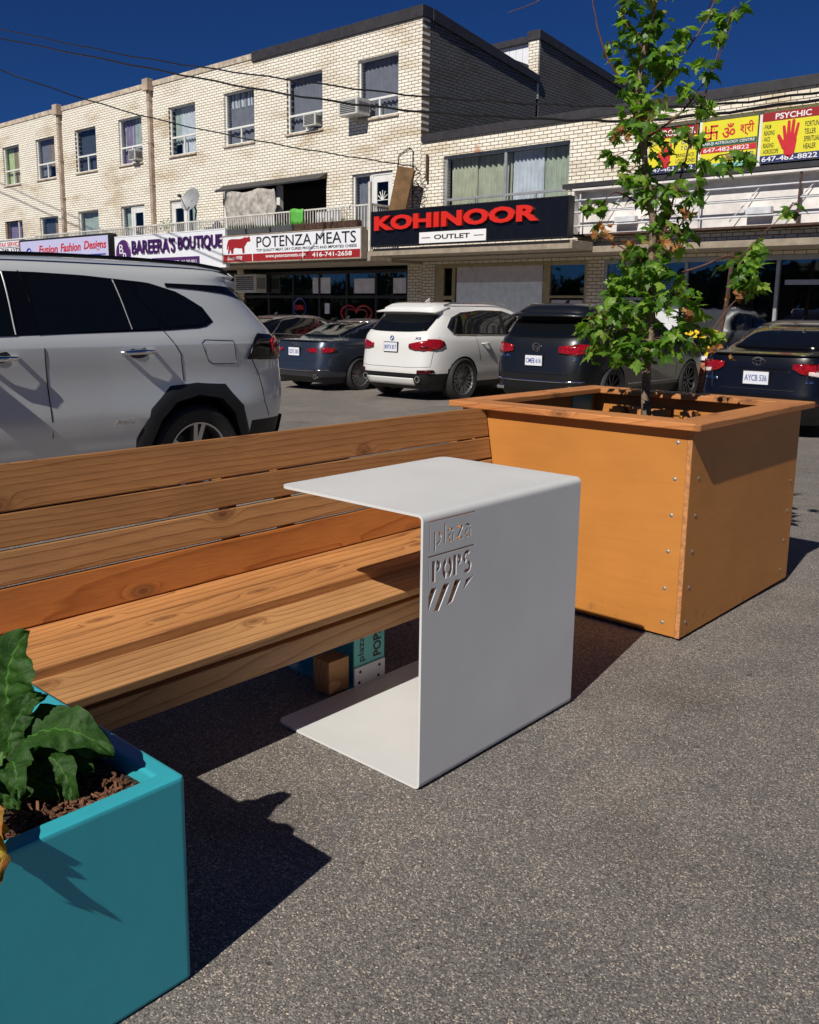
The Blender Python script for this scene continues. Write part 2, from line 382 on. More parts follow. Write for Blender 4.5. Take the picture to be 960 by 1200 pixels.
def mat_broadleaf(name, g1, g2):
    n = NT(name); c = n.coord('UV')
    sp = n.n('ShaderNodeSeparateXYZ'); n.l(c, sp.inputs[0])
    # veins: midrib and side veins from the uv of the blade
    u = n.math('ABSOLUTE', n.math('SUBTRACT', sp.outputs[0], .5))
    mid = n.math('LESS_THAN', u, .018)
    ph = n.math('FRACT', n.math('MULTIPLY', n.math('SUBTRACT', sp.outputs[1], n.math('MULTIPLY', u, .55)), 9))
    vein = n.math('LESS_THAN', ph, .09)
    f = n.math('MAXIMUM', mid, n.math('MULTIPLY', vein, .35))
    no = n.noise(n.coord(), 38, 4)
    col = n.ramp(no.outputs[0], [(.3, g1), (.7, g2)])
    col = n.mix(n.math('MULTIPLY', f, .55), col, tuple(min(1, x*2.6) for x in g2))
    n.base(col); n.p(rough=.6, spec=.25)
    n.bump(n.math('ADD', n.math('MULTIPLY', f, -.8), n.math('MULTIPLY', no.outputs[0], 1.5)), .7, .005)
    tl = n.n('ShaderNodeBsdfTranslucent'); tc = n.mix(1, col, (1.4, 1.7, .5), 'MULTIPLY'); n.l(tc, tl.inputs[0])
    mx = n.n('ShaderNodeMixShader'); mx.inputs[0].default_value = .22; n.l(n.b.outputs[0], mx.inputs[1]); n.l(tl.outputs[0], mx.inputs[2]); n.l(mx.outputs[0], n.out.inputs[0])
    return n.m
M['broad'] = mat_broadleaf('broad_leaf_green', (.014, .045, .008), (.034, .095, .014))
M['broad_dead'] = mat_broadleaf('broad_leaf_yellow_brown', (.30, .10, .03), (.42, .32, .05))
M['blade'] = mat('grass_blade_green', (.05, .12, .02), .5, var=.3, vscale=20)
BR1, BR2, MO = (.88, .86, .78), (.79, .76, .68), (.19, .145, .10)
M['brick'] = mat_brick('cream_glazed_brick', BR1, BR2, MO)
M['brick_r'] = mat_brick('cream_glazed_brick_with_rust', BR1, (.76, .71, .58), MO, rust=(-6.35, 5.28))
M['brick_side'] = mat_brick('grey_side_brick', (.155, .16, .165), (.13, .135, .14), (.05, .05, .052), 'YZ', ms=.012)
M['brick_low'] = mat_brick('cream_ground_floor_brick', (.72, .67, .54), (.62, .57, .44), MO)
M['redbrick'] = mat_brick('red_brick', (.42, .13, .06), (.34, .10, .05), (.35, .3, .25), stain=False)
M['coping'] = mat('dark_metal_coping', (.035, .033, .036), .5, var=.15)
M['stonecoping'] = mat('pale_concrete_coping', (.50, .42, .33), .85, var=.3, vscale=5)
M['pipe'] = mat('painted_downpipe', (.42, .33, .26), .6, var=.25, vscale=3)
M['soffit'] = mat('soffit_concrete', (.30, .25, .19), .8, var=.15)
M['winframe'] = mat('white_window_frame', (.72, .72, .70), .4, var=.06)
M['aluframe'] = mat('aluminium_frame', (.40, .41, .42), .4, metal=.4, var=.1)
M['goldframe'] = mat('beige_shop_frame', (.34, .28, .15), .5, var=.1)
M['blackframe'] = mat('black_shop_frame', (.012, .012, .013), .4, var=.1)
M['glass'] = mat_glass('window_glass', (.82, .88, .90), .02, .3)
M['glassdark'] = mat_glass('shop_glass', (.42, .46, .48), .03, 1.5)
def fabric(name, c1): return mat(name, c1, .9, var=.12, vscale=4)
M['cur_w'] = fabric('curtain_white', (.62, .62, .66)); M['cur_g'] = fabric('curtain_grey_green', (.42, .46, .42)); M['cur_y'] = fabric('curtain_yellow_green', (.55, .62, .28))
M['cur_d'] = fabric('curtain_dark_blue', (.05, .06, .09)); M['cur_b'] = fabric('curtain_brown', (.34, .22, .15)); M['cur_gr'] = fabric('curtain_grey', (.20, .19, .22)); M['cur_v'] = fabric('curtain_violet', (.25, .18, .3))
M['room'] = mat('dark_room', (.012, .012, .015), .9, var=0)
M['rail'] = mat('balcony_rail_paint', (.62, .60, .55), .5, var=.12)
M['white'] = mat('white_sign_face', (.74, .76, .80), .35, var=.03); M['whitedirty'] = mat('weathered_white_sheet', (.74, .71, .68), .5, var=.16, vscale=2.2)
M['lilac'] = mat('lilac_sign_face', (.50, .50, .72), .35, var=.03)
M['purple'] = mat('purple_lettering', (.05, .008, .10), .4, var=0); M['purplep'] = mat('purple_panel', (.07, .018, .12), .4, var=0)
M['red'] = mat('red_lettering', (.62, .022, .012), .35, var=0); M['redflat'] = mat('red_print', (.55, .02, .03), .5, var=0); M['maroon'] = mat('maroon_print', (.30, .015, .018), .45, var=0)
M['inkblack'] = mat('black_print', (.012, .012, .014), .5, var=0); M['inkwhite'] = mat('white_print', (.78, .78, .78), .5, var=0); M['inkblue'] = mat('blue_print', (.03, .05, .30), .5, var=0)
M['inknavy'] = mat('navy_print', (.02, .03, .13), .5, var=0); M['yellow'] = mat('yellow_print', (.72, .66, .03), .5, var=.03); M['green'] = mat('green_print', (.03, .10, .07), .5, var=0); M['aqua'] = mat('aqua_print', (.2, .5, .45), .5, var=0)
M['signblack'] = mat('black_sign_face', (.006, .006, .007), .25, var=.1)
M['rust'] = mat('rusty_steel', (.075, .038, .025), .8, var=.4, vscale=12)
M['whiteframe'] = mat('white_painted_tube', (.58, .59, .62), .5, var=.12)
M['ac'] = mat('air_conditioner_casing', (.52, .52, .50), .5, var=.08); M['acdark'] = mat('air_conditioner_grille', (.08, .085, .09), .5)
M['cardboard'] = mat('brown_board', (.17, .095, .04), .9, var=.2)
M['tarp'] = mat('grey_plastic_tarp', (.44, .41, .37), .35, var=.3, vscale=6, bump=.6, bscale=8)
M['yellowbox'] = mat('yellow_plastic', (.75, .48, .02), .45, var=.15)
M['greenbag'] = mat('bright_green_fabric', (.10, .40, .06), .6)
M['rubber'] = mat('tyre_rubber', (.014, .014, .015), .75, var=.2, vscale=30)
M['alloy'] = mat('silver_alloy', (.55, .55, .56), .28, metal=.9, var=.05); M['alloydark'] = mat('dark_alloy', (.06, .06, .065), .4, metal=.7)
M['chrome'] = mat('chrome', (.8, .8, .8), .12, metal=1, var=0)
M['glossblack'] = mat('gloss_black_trim', (.004, .004, .005), .12, spec=.4, var=0)
M['satin'] = mat('satin_metal_trim', (.42, .43, .43), .35, metal=.3, var=0)
M['carglass'] = mat('tinted_car_glass', (.004, .005, .006), .04, spec=.4, var=0)
M['tail'] = mat('red_tail_lens', (.28, .004, .005), .12, spec=.6, coat=.5, var=.3, vscale=25); M['taildark'] = mat('dark_tail_lens', (.045, .004, .005), .12, coat=.5, var=0); M['tailclear'] = mat('clear_lamp_lens', (.6, .5, .48), .12, coat=.5, var=0)
M['plate'] = mat('licence_plate_white', (.68, .70, .76), .4, var=0); M['plateink'] = mat('licence_plate_blue', (.03, .06, .28), .5, var=0)
def carpaint(name, c, metal=.4, rough=.32, coat=1.0):
    n = NT(name); g = n.noise(n.coord(), 900, 1)
    n.base(n.ramp(g.outputs[0], [(.35, tuple(x*.93 for x in c)), (.65, tuple(min(1, x*1.05) for x in c))])); n.p(rough=rough, metal=metal, coat=coat, coatr=.03); return n.m
M['p_silver'] = carpaint('silver_car_paint', (.66, .69, .69), .25, .32); M['p_white'] = carpaint('white_car_paint', (.66, .66, .64), .0, .4)
M['p_black'] = carpaint('black_car_paint', (.003, .003, .004), .0, .25, .5); M['p_blue'] = carpaint('dark_blue_car_paint', (.005, .006, .008), .0, .35, .5); M['p_grey'] = carpaint('grey_blue_car_paint', (.035, .045, .065), .5, .32)

# ---------------------------------------------------------------- ground
def smooth(t): t = max(0, min(1, t)); return t*t*(3-2*t)
def gz(x, y):
    f = min(1, max(0, (y-3.8)/7.5)); f = smooth(f)*.5 + f*.5
    a = .26 + .012*max(-12, min(8, -(x+8)))*1
    lat = .09*smooth((-x-3)/2.6)*smooth((y+6)/3)
    return -a*f - lat*(1-f)
xs = [-600, -200, -90, -60] + [-50 + i*1.0 for i in range(40)] + [-10 + i*.5 for i in range(41)] + [12, 16, 24, 40, 80, 200, 600]
ys = [-600, -100, -30, -10, -6, -4.5, -3] + [-2 + i*.5 for i in range(40)] + [19, 22, 26, 34, 60, 120, 300, 900]
g = MB(); g.grid([[(x, y, gz(x, y)) for y in ys] for x in xs]); o = g.build('ground', M['asphalt'], smooth=60); tag(o, kind='structure')
for p in o.data.polygons:
    pass
# concrete walkway under the overhang, with a kerb
wk = MB(); Z0 = -.36
wk.box(-60, 20, 17.35, 19.6, -.5, -.10); o = wk.build('pavement', mat('pavement_concrete', (.42, .39, .35), .85, var=.15, vscale=2), bevel=.01); tag(o, kind='structure')

# unseen tree belt, added behind the viewer to darken reflections in glass and car paint
rt = random.Random(21); b = MB()
for ring in range(2):
    for i in range(150):
        x = -90+i*1.2+rt.gauss(0, .8); y = -26-ring*4+rt.gauss(0, 1.5); h = 2.6+1.4*math.sin(i*.23+ring)+rt.random()*2
        for k in range(9):
            c0 = Vector((x+rt.gauss(0, 1.3), y+rt.gauss(0, 1.2), rt.uniform(.2, h))); r_ = rt.uniform(.7, 1.5)
            vs = [c0+Vector((rt.gauss(0, 1), rt.gauss(0, 1), rt.gauss(0, 1))).normalized()*r_*rt.uniform(.7, 1.1) for _ in range(8)]
            b.add(vs, [(0, 1, 2), (0, 2, 3), (3, 4, 5), (4, 5, 6), (5, 6, 7), (1, 6, 7), (0, 4, 7), (2, 5, 1)])
tag(b.build('tree_belt', mat('tree_belt_green', (.035, .06, .02), .8, var=.4, vscale=.5), recalc=False), 'dark green belt of trees across the street', 'trees', kind='stuff')
# ---------------------------------------------------------------- buildings
def holed_wall(b, x0, x1, z0, z1, y0, y1, holes, k=0, axis=1, k_reveal=None):
    """wall between the planes y0 (front) and y1 with rectangular openings; one watertight shell"""
    X = sorted(set([x0, x1] + [h[0] for h in holes] + [h[1] for h in holes])); X = [x for x in X if x0 <= x <= x1]
    Z = sorted(set([z0, z1] + [h[2] for h in holes] + [h[3] for h in holes])); Z = [z for z in Z if z0 <= z <= z1]
    def solid(i, j):
        if i < 0 or j < 0 or i >= len(X)-1 or j >= len(Z)-1: return False
        cx_, cz_ = (X[i]+X[i+1])/2, (Z[j]+Z[j+1])/2
        return not any(h[0] < cx_ < h[1] and h[2] < cz_ < h[3] for h in holes)
    def P(x, y, z): return (x, y, z) if axis == 1 else (y, x, z)
    for i in range(len(X)-1):
        for j in range(len(Z)-1):
            if not solid(i, j): continue
            a, c, d, e = X[i], X[i+1], Z[j], Z[j+1]
            b.add([P(a, y0, d), P(c, y0, d), P(c, y0, e), P(a, y0, e)], [(0, 1, 2, 3)], k)
            b.add([P(a, y1, d), P(c, y1, d), P(c, y1, e), P(a, y1, e)], [(3, 2, 1, 0)], k)
            for (di, dj, q) in ((-1, 0, [(a, d), (a, e)]), (1, 0, [(c, d), (c, e)]), (0, -1, [(a, d), (c, d)]), (0, 1, [(a, e), (c, e)])):
                if not solid(i+di, j+dj):
                    (xa, za), (xb, zb) = q
                    b.add([P(xa, y0, za), P(xb, y0, zb), P(xb, y1, zb), P(xa, y1, za)], [(0, 1, 2, 3)], k)
def curtain(parent, x0, x1, z0, z1, y, mt, folds=9, amp=.025, name='curtain', hem=None):
    b = MB(); n = folds*6; P = []
    for j in range(6):
        t = j/5; row = []
        for i in range(n+1):
            u = i/n; zz = z1 + (z0 - z1)*t
            if hem: zz = z1 + ((z0 + hem(u)) - z1)*t
            row.append((x0+(x1-x0)*u, y + amp*math.sin(u*folds*2*math.pi + .6*math.sin(t*3)) * (.6+.4*t) + .008*random.random(), zz))
        P.append(row)
    b.grid(P); return b.build(name, mt, parent, smooth=60)
def window(parent, x0, x1, z0, z1, Yw, split=.36, fm='winframe', cur=None, fw=.05, rail_v=True, glass='glass', side=None, pane_y=None):
    """slider window: big fixed light above, two small sliding lights below"""
    yf = Yw + .07
    f = MB(); yb = yf+.06
    f.box(x0, x1, yf, yb, z0, z0+fw); f.box(x0, x1, yf, yb, z1-fw, z1); f.box(x0, x0+fw, yf+.001, yb, z0+fw, z1-fw); f.box(x1-fw, x1, yf+.001, yb, z0+fw, z1-fw)
    zm = z0 + (z1-z0)*split if split else None
    if zm:
        f.box(x0+fw, x1-fw, yf+.002, yb, zm-.03, zm+.03)
        if rail_v: f.box((x0+x1)/2-.025, (x0+x1)/2+.025, yf+.003, yb, z0+fw, zm-.03)
    w = f.build('window', M[fm], parent, bevel=.006)
    s = MB(); s.box(x0-.04, x1+.04, Yw-.05, Yw+.066, z0-.06, z0-.002); s.build('sill', M['stonecoping'], w, bevel=.008)
    p = MB(); yp = yf+.03
    p.add([(x0+fw*.8, yp, z0+fw*.8), (x1-fw*.8, yp, z0+fw*.8), (x1-fw*.8, yp, z1-fw*.8), (x0+fw*.8, yp, z1-fw*.8)], [(0, 1, 2, 3)])
    p.build('pane', M[glass], w, recalc=False)
    if cur:
        for (a, c, zb, mt, folds) in cur:
            curtain(w, x0+fw+(x1-x0-2*fw)*a, x0+fw+(x1-x0-2*fw)*c, z0+(z1-z0)*zb, z1-.03, Yw+.24, M[mt], folds)
    return w
YF = 18.45
# --- three-storey block on the left
LB = thing('brick_building', 'three-storey cream brick building with flat roof, rows of windows and balcony over the shops', 'building', (-32, YF, -.3))
wins = [(-40.2, -38.68, 6.27, 7.84), (-37.2, -35.63, 6.27, 7.84), (-34.0, -32.45, 6.27, 7.84), (-30.86, -29.33, 6.27, 7.85), (-27.66, -26.13, 6.28, 7.86), (-24.58, -23.07, 6.30, 7.88), (-21.55, -20.0, 6.32, 7.9), (-18.58, -17.07, 6.36, 7.9), (-43.4, -41.85, 6.27, 7.84), (-46.6, -45.05, 6.27, 7.84)]
dors = [(-40.42, -38.78, 2.75, 4.79), (-37.22, -35.68, 3.4, 4.79), (-34.05, -32.53, 3.4, 4.83), (-30.93, -29.34, 2.75, 4.83), (-27.76, -26.2, 2.75, 4.83), (-24.75, -19.85, 2.75, 5.0), (-18.8, -17.25, 2.75, 4.95), (-43.4, -41.85, 3.4, 4.79)]
b = MB(); holed_wall(b, -48, -16.25, 2.7, 8.66, YF, YF+.3, wins+dors); b.build('front_wall', M['brick'], LB, merge=True)
b = MB(); b.box(-48, -16.6, YF+.31, YF+9.5, 8.35, 8.5); b.build('roof', M['coping'], LB)
b = MB()      # side wall, its top edge falls slightly to the rear and steps up at the back block
b.prism([(YF+.301, 2.7), (23.6, 2.7), (23.6, 8.02), (YF+.301, 8.66)], 0, -16.55, -16.25); b.build('side_wall', M['brick_side'], LB)
b = MB(); b.box(-16.552, -16.252, YF+.001, YF+.3, 8.6, 8.66); b.box(-48, -23.1, YF-.03, YF+.33, 8.66, 8.83); b.build('coping', M['stonecoping'], LB, bevel=.01)
b = MB(); b.box(-23.1, -16.2, YF-.06, YF+.36, 8.58, 8.86); b.prism([(YF+.36, 8.55), (23.7, 7.92), (23.7, 8.14), (YF+.36, 8.85)], 0, -16.6, -16.19); b.build('metal_coping', M['coping'], LB, bevel=.008)
for px in (-35.05, -28.68, -41.4):
    b = MB(); b.box(px-.075, px+.075, YF-.14, YF-.01, 2.9, 8.55); b.box(px-.17, px+.17, YF-.24, YF-.005, 8.52, 8.9)
    for zz in (4, 5.4, 6.8, 8.2): b.box(px-.1, px+.1, YF-.15, YF-.005, zz, zz+.05)
    b.build('downpipe', M['pipe'], LB, bevel=.01)
cs = [[(0, .35, .0, 'cur_y', 3), (.35, .6, .05, 'cur_b', 2), (.6, 1, .0, 'cur_y', 3)], [(.0, .5, .1, 'cur_gr', 4), (.5, 1, .32, 'cur_b', 1)], [(0, 1, .0, 'cur_d', 8)], [(0, 1, .34, 'cur_g', 1), (.0, 1, .0, 'cur_v', 6)], [(0, .25, .25, 'cur_g', 2), (.25, 1, .0, 'cur_w', 7)], [(0, 1, .72, 'cur_w', 9), (0, 1, 0, 'cur_gr', 5)], [(0, 1, .0, 'cur_gr', 9)], [(0, 1, .0, 'cur_gr', 9)], [(0, 1, 0, 'cur_g', 6)], [(0, 1, 0, 'cur_w', 6)]]
for i, (w_, c_) in enumerate(zip(wins, cs)): window(LB, *w_, YF, .38 if i < 5 else .32, cur=c_)
b = MB()
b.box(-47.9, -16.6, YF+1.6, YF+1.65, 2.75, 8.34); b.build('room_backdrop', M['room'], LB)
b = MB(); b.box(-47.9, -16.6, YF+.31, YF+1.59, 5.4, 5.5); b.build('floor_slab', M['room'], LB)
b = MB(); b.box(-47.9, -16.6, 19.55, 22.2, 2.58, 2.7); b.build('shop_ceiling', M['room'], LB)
# doors / lower windows onto the balcony
def door(parent, x0, x1, z0, z1, Yw, mt='winframe', fan=False):
    f = MB(); y = Yw+.06
    f.box(x0, x0+.06, y, y+.06, z0, z1); f.box(x1-.06, x1, y, y+.06, z0, z1); f.box(x0+.06, x1-.06, y+.001, y+.06, z1-.07, z1)
    fr = f.build('door', M[mt], parent, bevel=.005)
    d = MB()
    holed_wall(d, x0+.061, x1-.061, z0, z1-.071, y+.015, y+.05, [(x0+.2, x1-.2, z0+.95, z1-.25)]); d.build('leaf', M[mt], fr, merge=True)
    p = MB(); p.add([(x0+.19, y+.03, z0+.9), (x1-.19, y+.03, z0+.9), (x1-.19, y+.03, z1-.2), (x0+.19, y+.03, z1-.2)], [(0, 1, 2, 3)]); p.build('pane', M['glass'], fr, recalc=False)
    h = MB(); h.tube([(x0+.12, y-.02, z0+1.0), (x0+.12, y-.05, z0+1.0), (x0+.2, y-.05, z0+1.0)], .012); h.build('handle', M['chrome'], fr)
    return fr
window(LB, -40.42, -39.3, 2.78, 4.79, YF, None, cur=[(0, 1, 0, 'cur_v', 4)], fm='cardboard'); window(LB, -39.3, -38.78, 2.78, 4.79, YF, None, cur=[(0, 1, 0, 'cur_gr', 2)])
window(LB, -37.22, -35.68, 3.42, 4.79, YF, None, cur=[(0, .55, .0, 'cur_d', 3), (.55, 1, 0, 'cur_b', 1)]); window(LB, -34.05, -32.53, 3.42, 4.83, YF, None, cur=[(0, 1, .0, 'cur_g', 1)])
window(LB, -43.4, -41.85, 3.42, 4.79, YF, None, cur=[(0, 1, .0, 'cur_w', 1)])
window(LB, -30.93, -30.3, 3.3, 4.83, YF, None, cur=[(0, 1, 0, 'cur_g', 3)]); door(LB, -30.28, -29.36, 2.76, 4.82, YF)
door(LB, -27.74, -26.85, 2.76, 4.82, YF); window(LB, -26.83, -26.2, 3.3, 4.82, YF, None, cur=[(0, 1, 0, 'cur_g', 3)])
window(LB, -18.8, -18.12, 3.3, 4.93, YF, None, cur=[(0, 1, 0, 'cur_gr', 3)])
d = door(LB, -18.1, -17.27, 2.76, 4.93, YF)
b = MB()
for k in range(7):
    a0 = math.pi*k/6; b.tube([(-17.68, YF+.068, 4.2), (-17.68+.2*math.cos(a0), YF+.068, 4.2+.26*math.sin(a0))], .014, 5)
b.build('fanlight_bars', M['winframe'], d)
# open loggia with posts
b = MB(); b.box(-24.75, -24.60, YF+.05, YF+.2, 2.75, 4.99); b.box(-22.05, -21.9, YF-.02, YF+.12, 2.75, 4.9); b.build('loggia_post', M['winframe'], LB)
b = MB(); b.prism([(YF-.35, 4.86), (YF+.02, 5.06), (YF+.02, 5.11), (YF-.35, 4.91)], 0, -24.7, -19.8); b.build('loggia_awning', M['coping'], LB)
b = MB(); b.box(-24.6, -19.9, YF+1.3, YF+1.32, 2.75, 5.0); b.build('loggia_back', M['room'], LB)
# balcony slab + soffit for the whole block
YB = 17.3
b = MB(); b.box(-48, -16.95, YB, 19.38, 2.5, 2.74); b.build('balcony_slab', M['soffit'], LB, bevel=.01)
def railing(parent, x0, x1, y, z0, z1, step=.11, r=.011):
    b = MB(); n = int((x1-x0)/step)
    b.box(x0, x1, y-.025, y+.025, z1-.04, z1); b.box(x0, x1, y-.02, y+.02, z0+.05, z0+.08)
    for i in range(n+1):
        x = x0+(x1-x0)*i/n; w_ = .022 if i % 14 else .035; b.box(x-w_/2, x+w_/2, y-w_/2, y+w_/2, z0+.081, z1-.041)
    b.build('railing', M['rail'], parent)
railing(LB, -47.9, -35.5, YB+.06, 2.76, 3.88); railing(LB, -35.4, -23.2, YB+.06, 2.76, 3.93); railing(LB, -23.1, -17.0, YB+.06, 2.76, 3.96)
b = MB(); n = 12      # railing return at the right end
b.box(-17.02, -16.97, YB+.1, YF-.01, 3.92, 3.97)
for i in range(n): y = YB+.12+(YF-YB-.15)*i/n; b.box(-17.01, -16.98, y, y+.025, 2.76, 3.92)
b.box(-17.03, -16.96, YB+.0, YB+.07, 2.75, 4.5)
b.build('railing', M['rail'], LB)
# ground floor of the left block
b = MB(); YG = 19.4
piers = [(-25.3, -24.95), (-17.5, -16.96), (-33.0, -32.6), (-41, -40.5)]
for a, c in piers: b = MB(); b.box(a, c, YG-.02, YG+.4, -.3, 2.5); b.build('pier', M['brick_low'], LB)
def shopfront(parent, x0, x1, z1, doors, fm, zk=.1, Y=YG, mull=1.3, tz=1.9, name='shopfront', glass='glassdark'):
    f = MB(); fw = .07
    f.box(x0, x1, Y, Y+.1, z1-.1, z1); f.box(x0, x1, Y, Y+.1, -.15, zk+.18)
    n = max(1, round((x1-x0)/mull))
    for i in range(n+1):
        x = x0+(x1-x0-fw)*i/n; f.box(x, x+fw, Y-.004, Y+.096, zk+.18, z1-.1)
    if tz:
        f.box(x0+fw, x1-fw, Y+.004, Y+.09, tz-.04, tz+.04)
    o = f.build(name, M[fm], parent, bevel=.006)
    p = MB(); p.add([(x0, Y+.05, zk), (x1, Y+.05, zk), (x1, Y+.05, z1-.05), (x0, Y+.05, z1-.05)], [(0, 1, 2, 3)]); p.build('pane', M[glass], o, recalc=False)
    return o
shopfront(LB, -32.6, -25.3, 2.42, None, 'blackframe', mull=1.8); shopfront(LB, -40.5, -33.0, 2.42, None, 'aluframe', mull=1.8); shopfront(LB, -48, -41, 2.42, None, 'aluframe', mull=1.8)
SF = shopfront(LB, -24.95, -17.5, 2.4, None, 'blackframe', mull=1.25, tz=1.62)
b = MB()
for (x0, x1, z0, z1, k) in [(-21.55, -20.75, 1.72, 2.2, 0), (-19.7, -18.85, 1.72, 2.15, 0), (-18.1, -17.6, 1.72, 2.15, 0), (-21.0, -20.8, 1.1, 1.42, 0)]:
    b = MB(); b.box(x0, x1, YG+.03, YG+.045, z0, z1, k); b.build('window_poster', M['cur_w'], SF)
b = MB()      # red heart-shaped lettering on the glass and small OPEN sign
hp = [(-19.6+.65*(16*math.sin(t)**3)/16, 1.05+.42*(13*math.cos(t)-5*math.cos(2*t)-2*math.cos(3*t)-math.cos(4*t))/16) for t in [i*math.pi/20 for i in range(41)]]
b.tube([(x, YG+.02, z) for x, z in hp], .03, 5); b.tube([(x*.72-5.49, YG+.02, 1.05+(z-1.05)*.65) for x, z in hp], .02, 5); b.build('window_mark', M['maroon'], SF)
text('open_lettering', 'OPEN', (-22.35, YG-.01, 1.2), (1, 0, 0), (0, 0, 1), .4, .16, M['redflat'], SF, .01, .02)
b = MB(); b.lathe([(.26, 0), (.30, -.02), (.30, .0)], 'Y', 24, (-22.15, YG+.01, 1.28)); b.build('open_ring', M['inkblue'], SF)
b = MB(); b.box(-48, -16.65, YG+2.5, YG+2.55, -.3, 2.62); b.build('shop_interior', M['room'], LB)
# back block behind the left building
BB = thing('rear_building', 'taller rear block with white metal siding and grey brick flank above the roofs', 'building', (-18, 24, 0))
b = MB(); b.prism([(23.75, 5), (29.1, 5), (29.1, 8.62), (23.75, 9.22)], 0, -16.6, -16.26); b.build('flank_wall', M['brick_side'], BB)
b = MB(); b.box(-16.62, -16.255, 23.66, 23.74, 7.5, 9.2); b.box(-16.62, -16.27, 23.741, 23.749, 7.5, 9.2); b.build('brick_pier', M['brick'], BB)
b = MB()
for i in range(16): b.box(-20.6+i*.245, -20.6+i*.245+.235, 23.80, 23.9, 7.6, 9.14)
b.box(-20.6, -16.65, 23.83, 29, 7.6, 9.1); b.build('siding', M['white'], BB, bevel=.004)
b = MB(); b.box(-20.7, -16.63, 23.68, 24.0, 9.14, 9.32); b.prism([(23.62, 9.16), (29.2, 8.56), (29.2, 8.80), (23.62, 9.42)], 0, -16.66, -16.2); b.build('coping', M['coping'], BB, bevel=.01)
b = MB(); b.box(-17.9, -17.5, 23.76, 23.79, 8.2, 8.5); b.build('vent_window', M['acdark'], BB)
# --- right two-storey block
RB = thing('brick_building', 'two-storey cream brick building with dark coping above the black shop sign', 'building', (-8, YF, -.25))
XR = 9
kw = (-15.48, -11.72, 3.55, 5.12); pw = (-9.85, 3.0, 3.95, 5.2)
b = MB(); holed_wall(b, -16.248, XR, 2.72, 5.55, YF+.002, YF+.3, [kw, pw]); b.build('front_wall', M['brick_r'], RB, merge=True)
b = MB(); b.box(-16.2, XR, YF-.05, YF+.4, 5.52, 5.72); b.build('coping', M['coping'], RB, bevel=.008)
b = MB(); b.box(-16.2, XR, YF+.4, YF+12, 5.3, 5.5); b.box(-12.6, -11.9, 26.5, 28, 5.5, 6.9); b.build('roof', M['coping'], RB)
b = MB(); b.box(-16.9, -10.8, 17.25, 18.119, 2.62, 2.80); b.build('canopy', M['soffit'], RB, bevel=.008)
b = MB(); b.box(-16.9, XR, 18.12, 19.38, 2.58, 2.715); b.build('soffit', M['soffit'], RB, bevel=.008)
# big curtained window
f = MB(); x0, x1, z0, z1 = kw; y = YF+.08
for xx in (x0, -12.92-.65+.0, x1-.07): pass
f.box(x0, x1, y, y+.07, z1-.07, z1); f.box(x0, x1, y, y+.07, z0, z0+.07)
for xx in (x0, -13.62, x1-.07): f.box(xx, xx+.07, y+.002, y+.068, z0+.07, z1-.07)
f.box(x0+.07, -13.62, y+.004, y+.06, 4.02, 4.08); f.box(-13.55, x1-.07, y+.004, y+.06, 4.02, 4.08)
f.box(-14.55, -14.5, y+.006, y+.06, z0+.07, 4.02); f.box(-12.72, -12.67, y+.006, y+.06, z0+.07, 4.02)
kwo = f.build('window', M['aluframe'], RB, bevel=.006)
p = MB(); p.add([(x0+.05, y+.03, z0+.05), (x1-.05, y+.03, z0+.05), (x1-.05, y+.03, z1-.05), (x0+.05, y+.03, z1-.05)], [(0, 1, 2, 3)]); p.build('pane', M['glass'], kwo, recalc=False)
curtain(kwo, x0+.05, -14.6, z0, z1-.05, YF+.3, fabric('curtain_cream', (.52, .50, .36)), 7, .05); curtain(kwo, -14.62, -13.55, z0, z1-.05, YF+.33, fabric('curtain_cream_shade', (.46, .45, .33)), 6, .05)
curtain(kwo, -13.5, -12.6, z0, z1-.05, YF+.3, M['cur_w'], 8, .04); curtain(kwo, -12.62, x1-.05, z0, z1-.05, YF+.33, fabric('curtain_sage', (.44, .46, .36)), 6, .05)
# window band behind the astrology posters
f = MB(); x0, x1, z0, z1 = pw; y = YF+.07
f.box(x0, x1, y, y+.07, z1-.06, z1); f.box(x0, x1, y, y+.07, z0, z0+.07); f.box(x0+.06, x1-.06, y+.003, y+.066, 4.10, 4.17)
for i, xx in enumerate([x0, -8.66, -7.42, -6.16, -4.9, -3.6, -2.3, -1, .3, 1.6, x1-.06]): f.box(xx, xx+.06, y+.001, y+.069, z0+.07, z1-.06)
pwo = f.build('window', M['winframe'], RB, bevel=.005)
p = MB(); p.add([(x0+.03, y+.03, z0+.03), (x1-.03, y+.03, z0+.03), (x1-.03, y+.03, z1-.03), (x0+.03, y+.03, z1-.03)], [(0, 1, 2, 3)]); p.build('pane', M['glass'], pwo, recalc=False)
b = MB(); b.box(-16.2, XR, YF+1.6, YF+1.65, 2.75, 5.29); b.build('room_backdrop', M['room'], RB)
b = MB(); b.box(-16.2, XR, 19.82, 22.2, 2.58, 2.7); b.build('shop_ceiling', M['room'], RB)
curtain(pwo, -7.3, -6.8, 3.96, 4.12, YF+.2, M['cur_b'], 1)
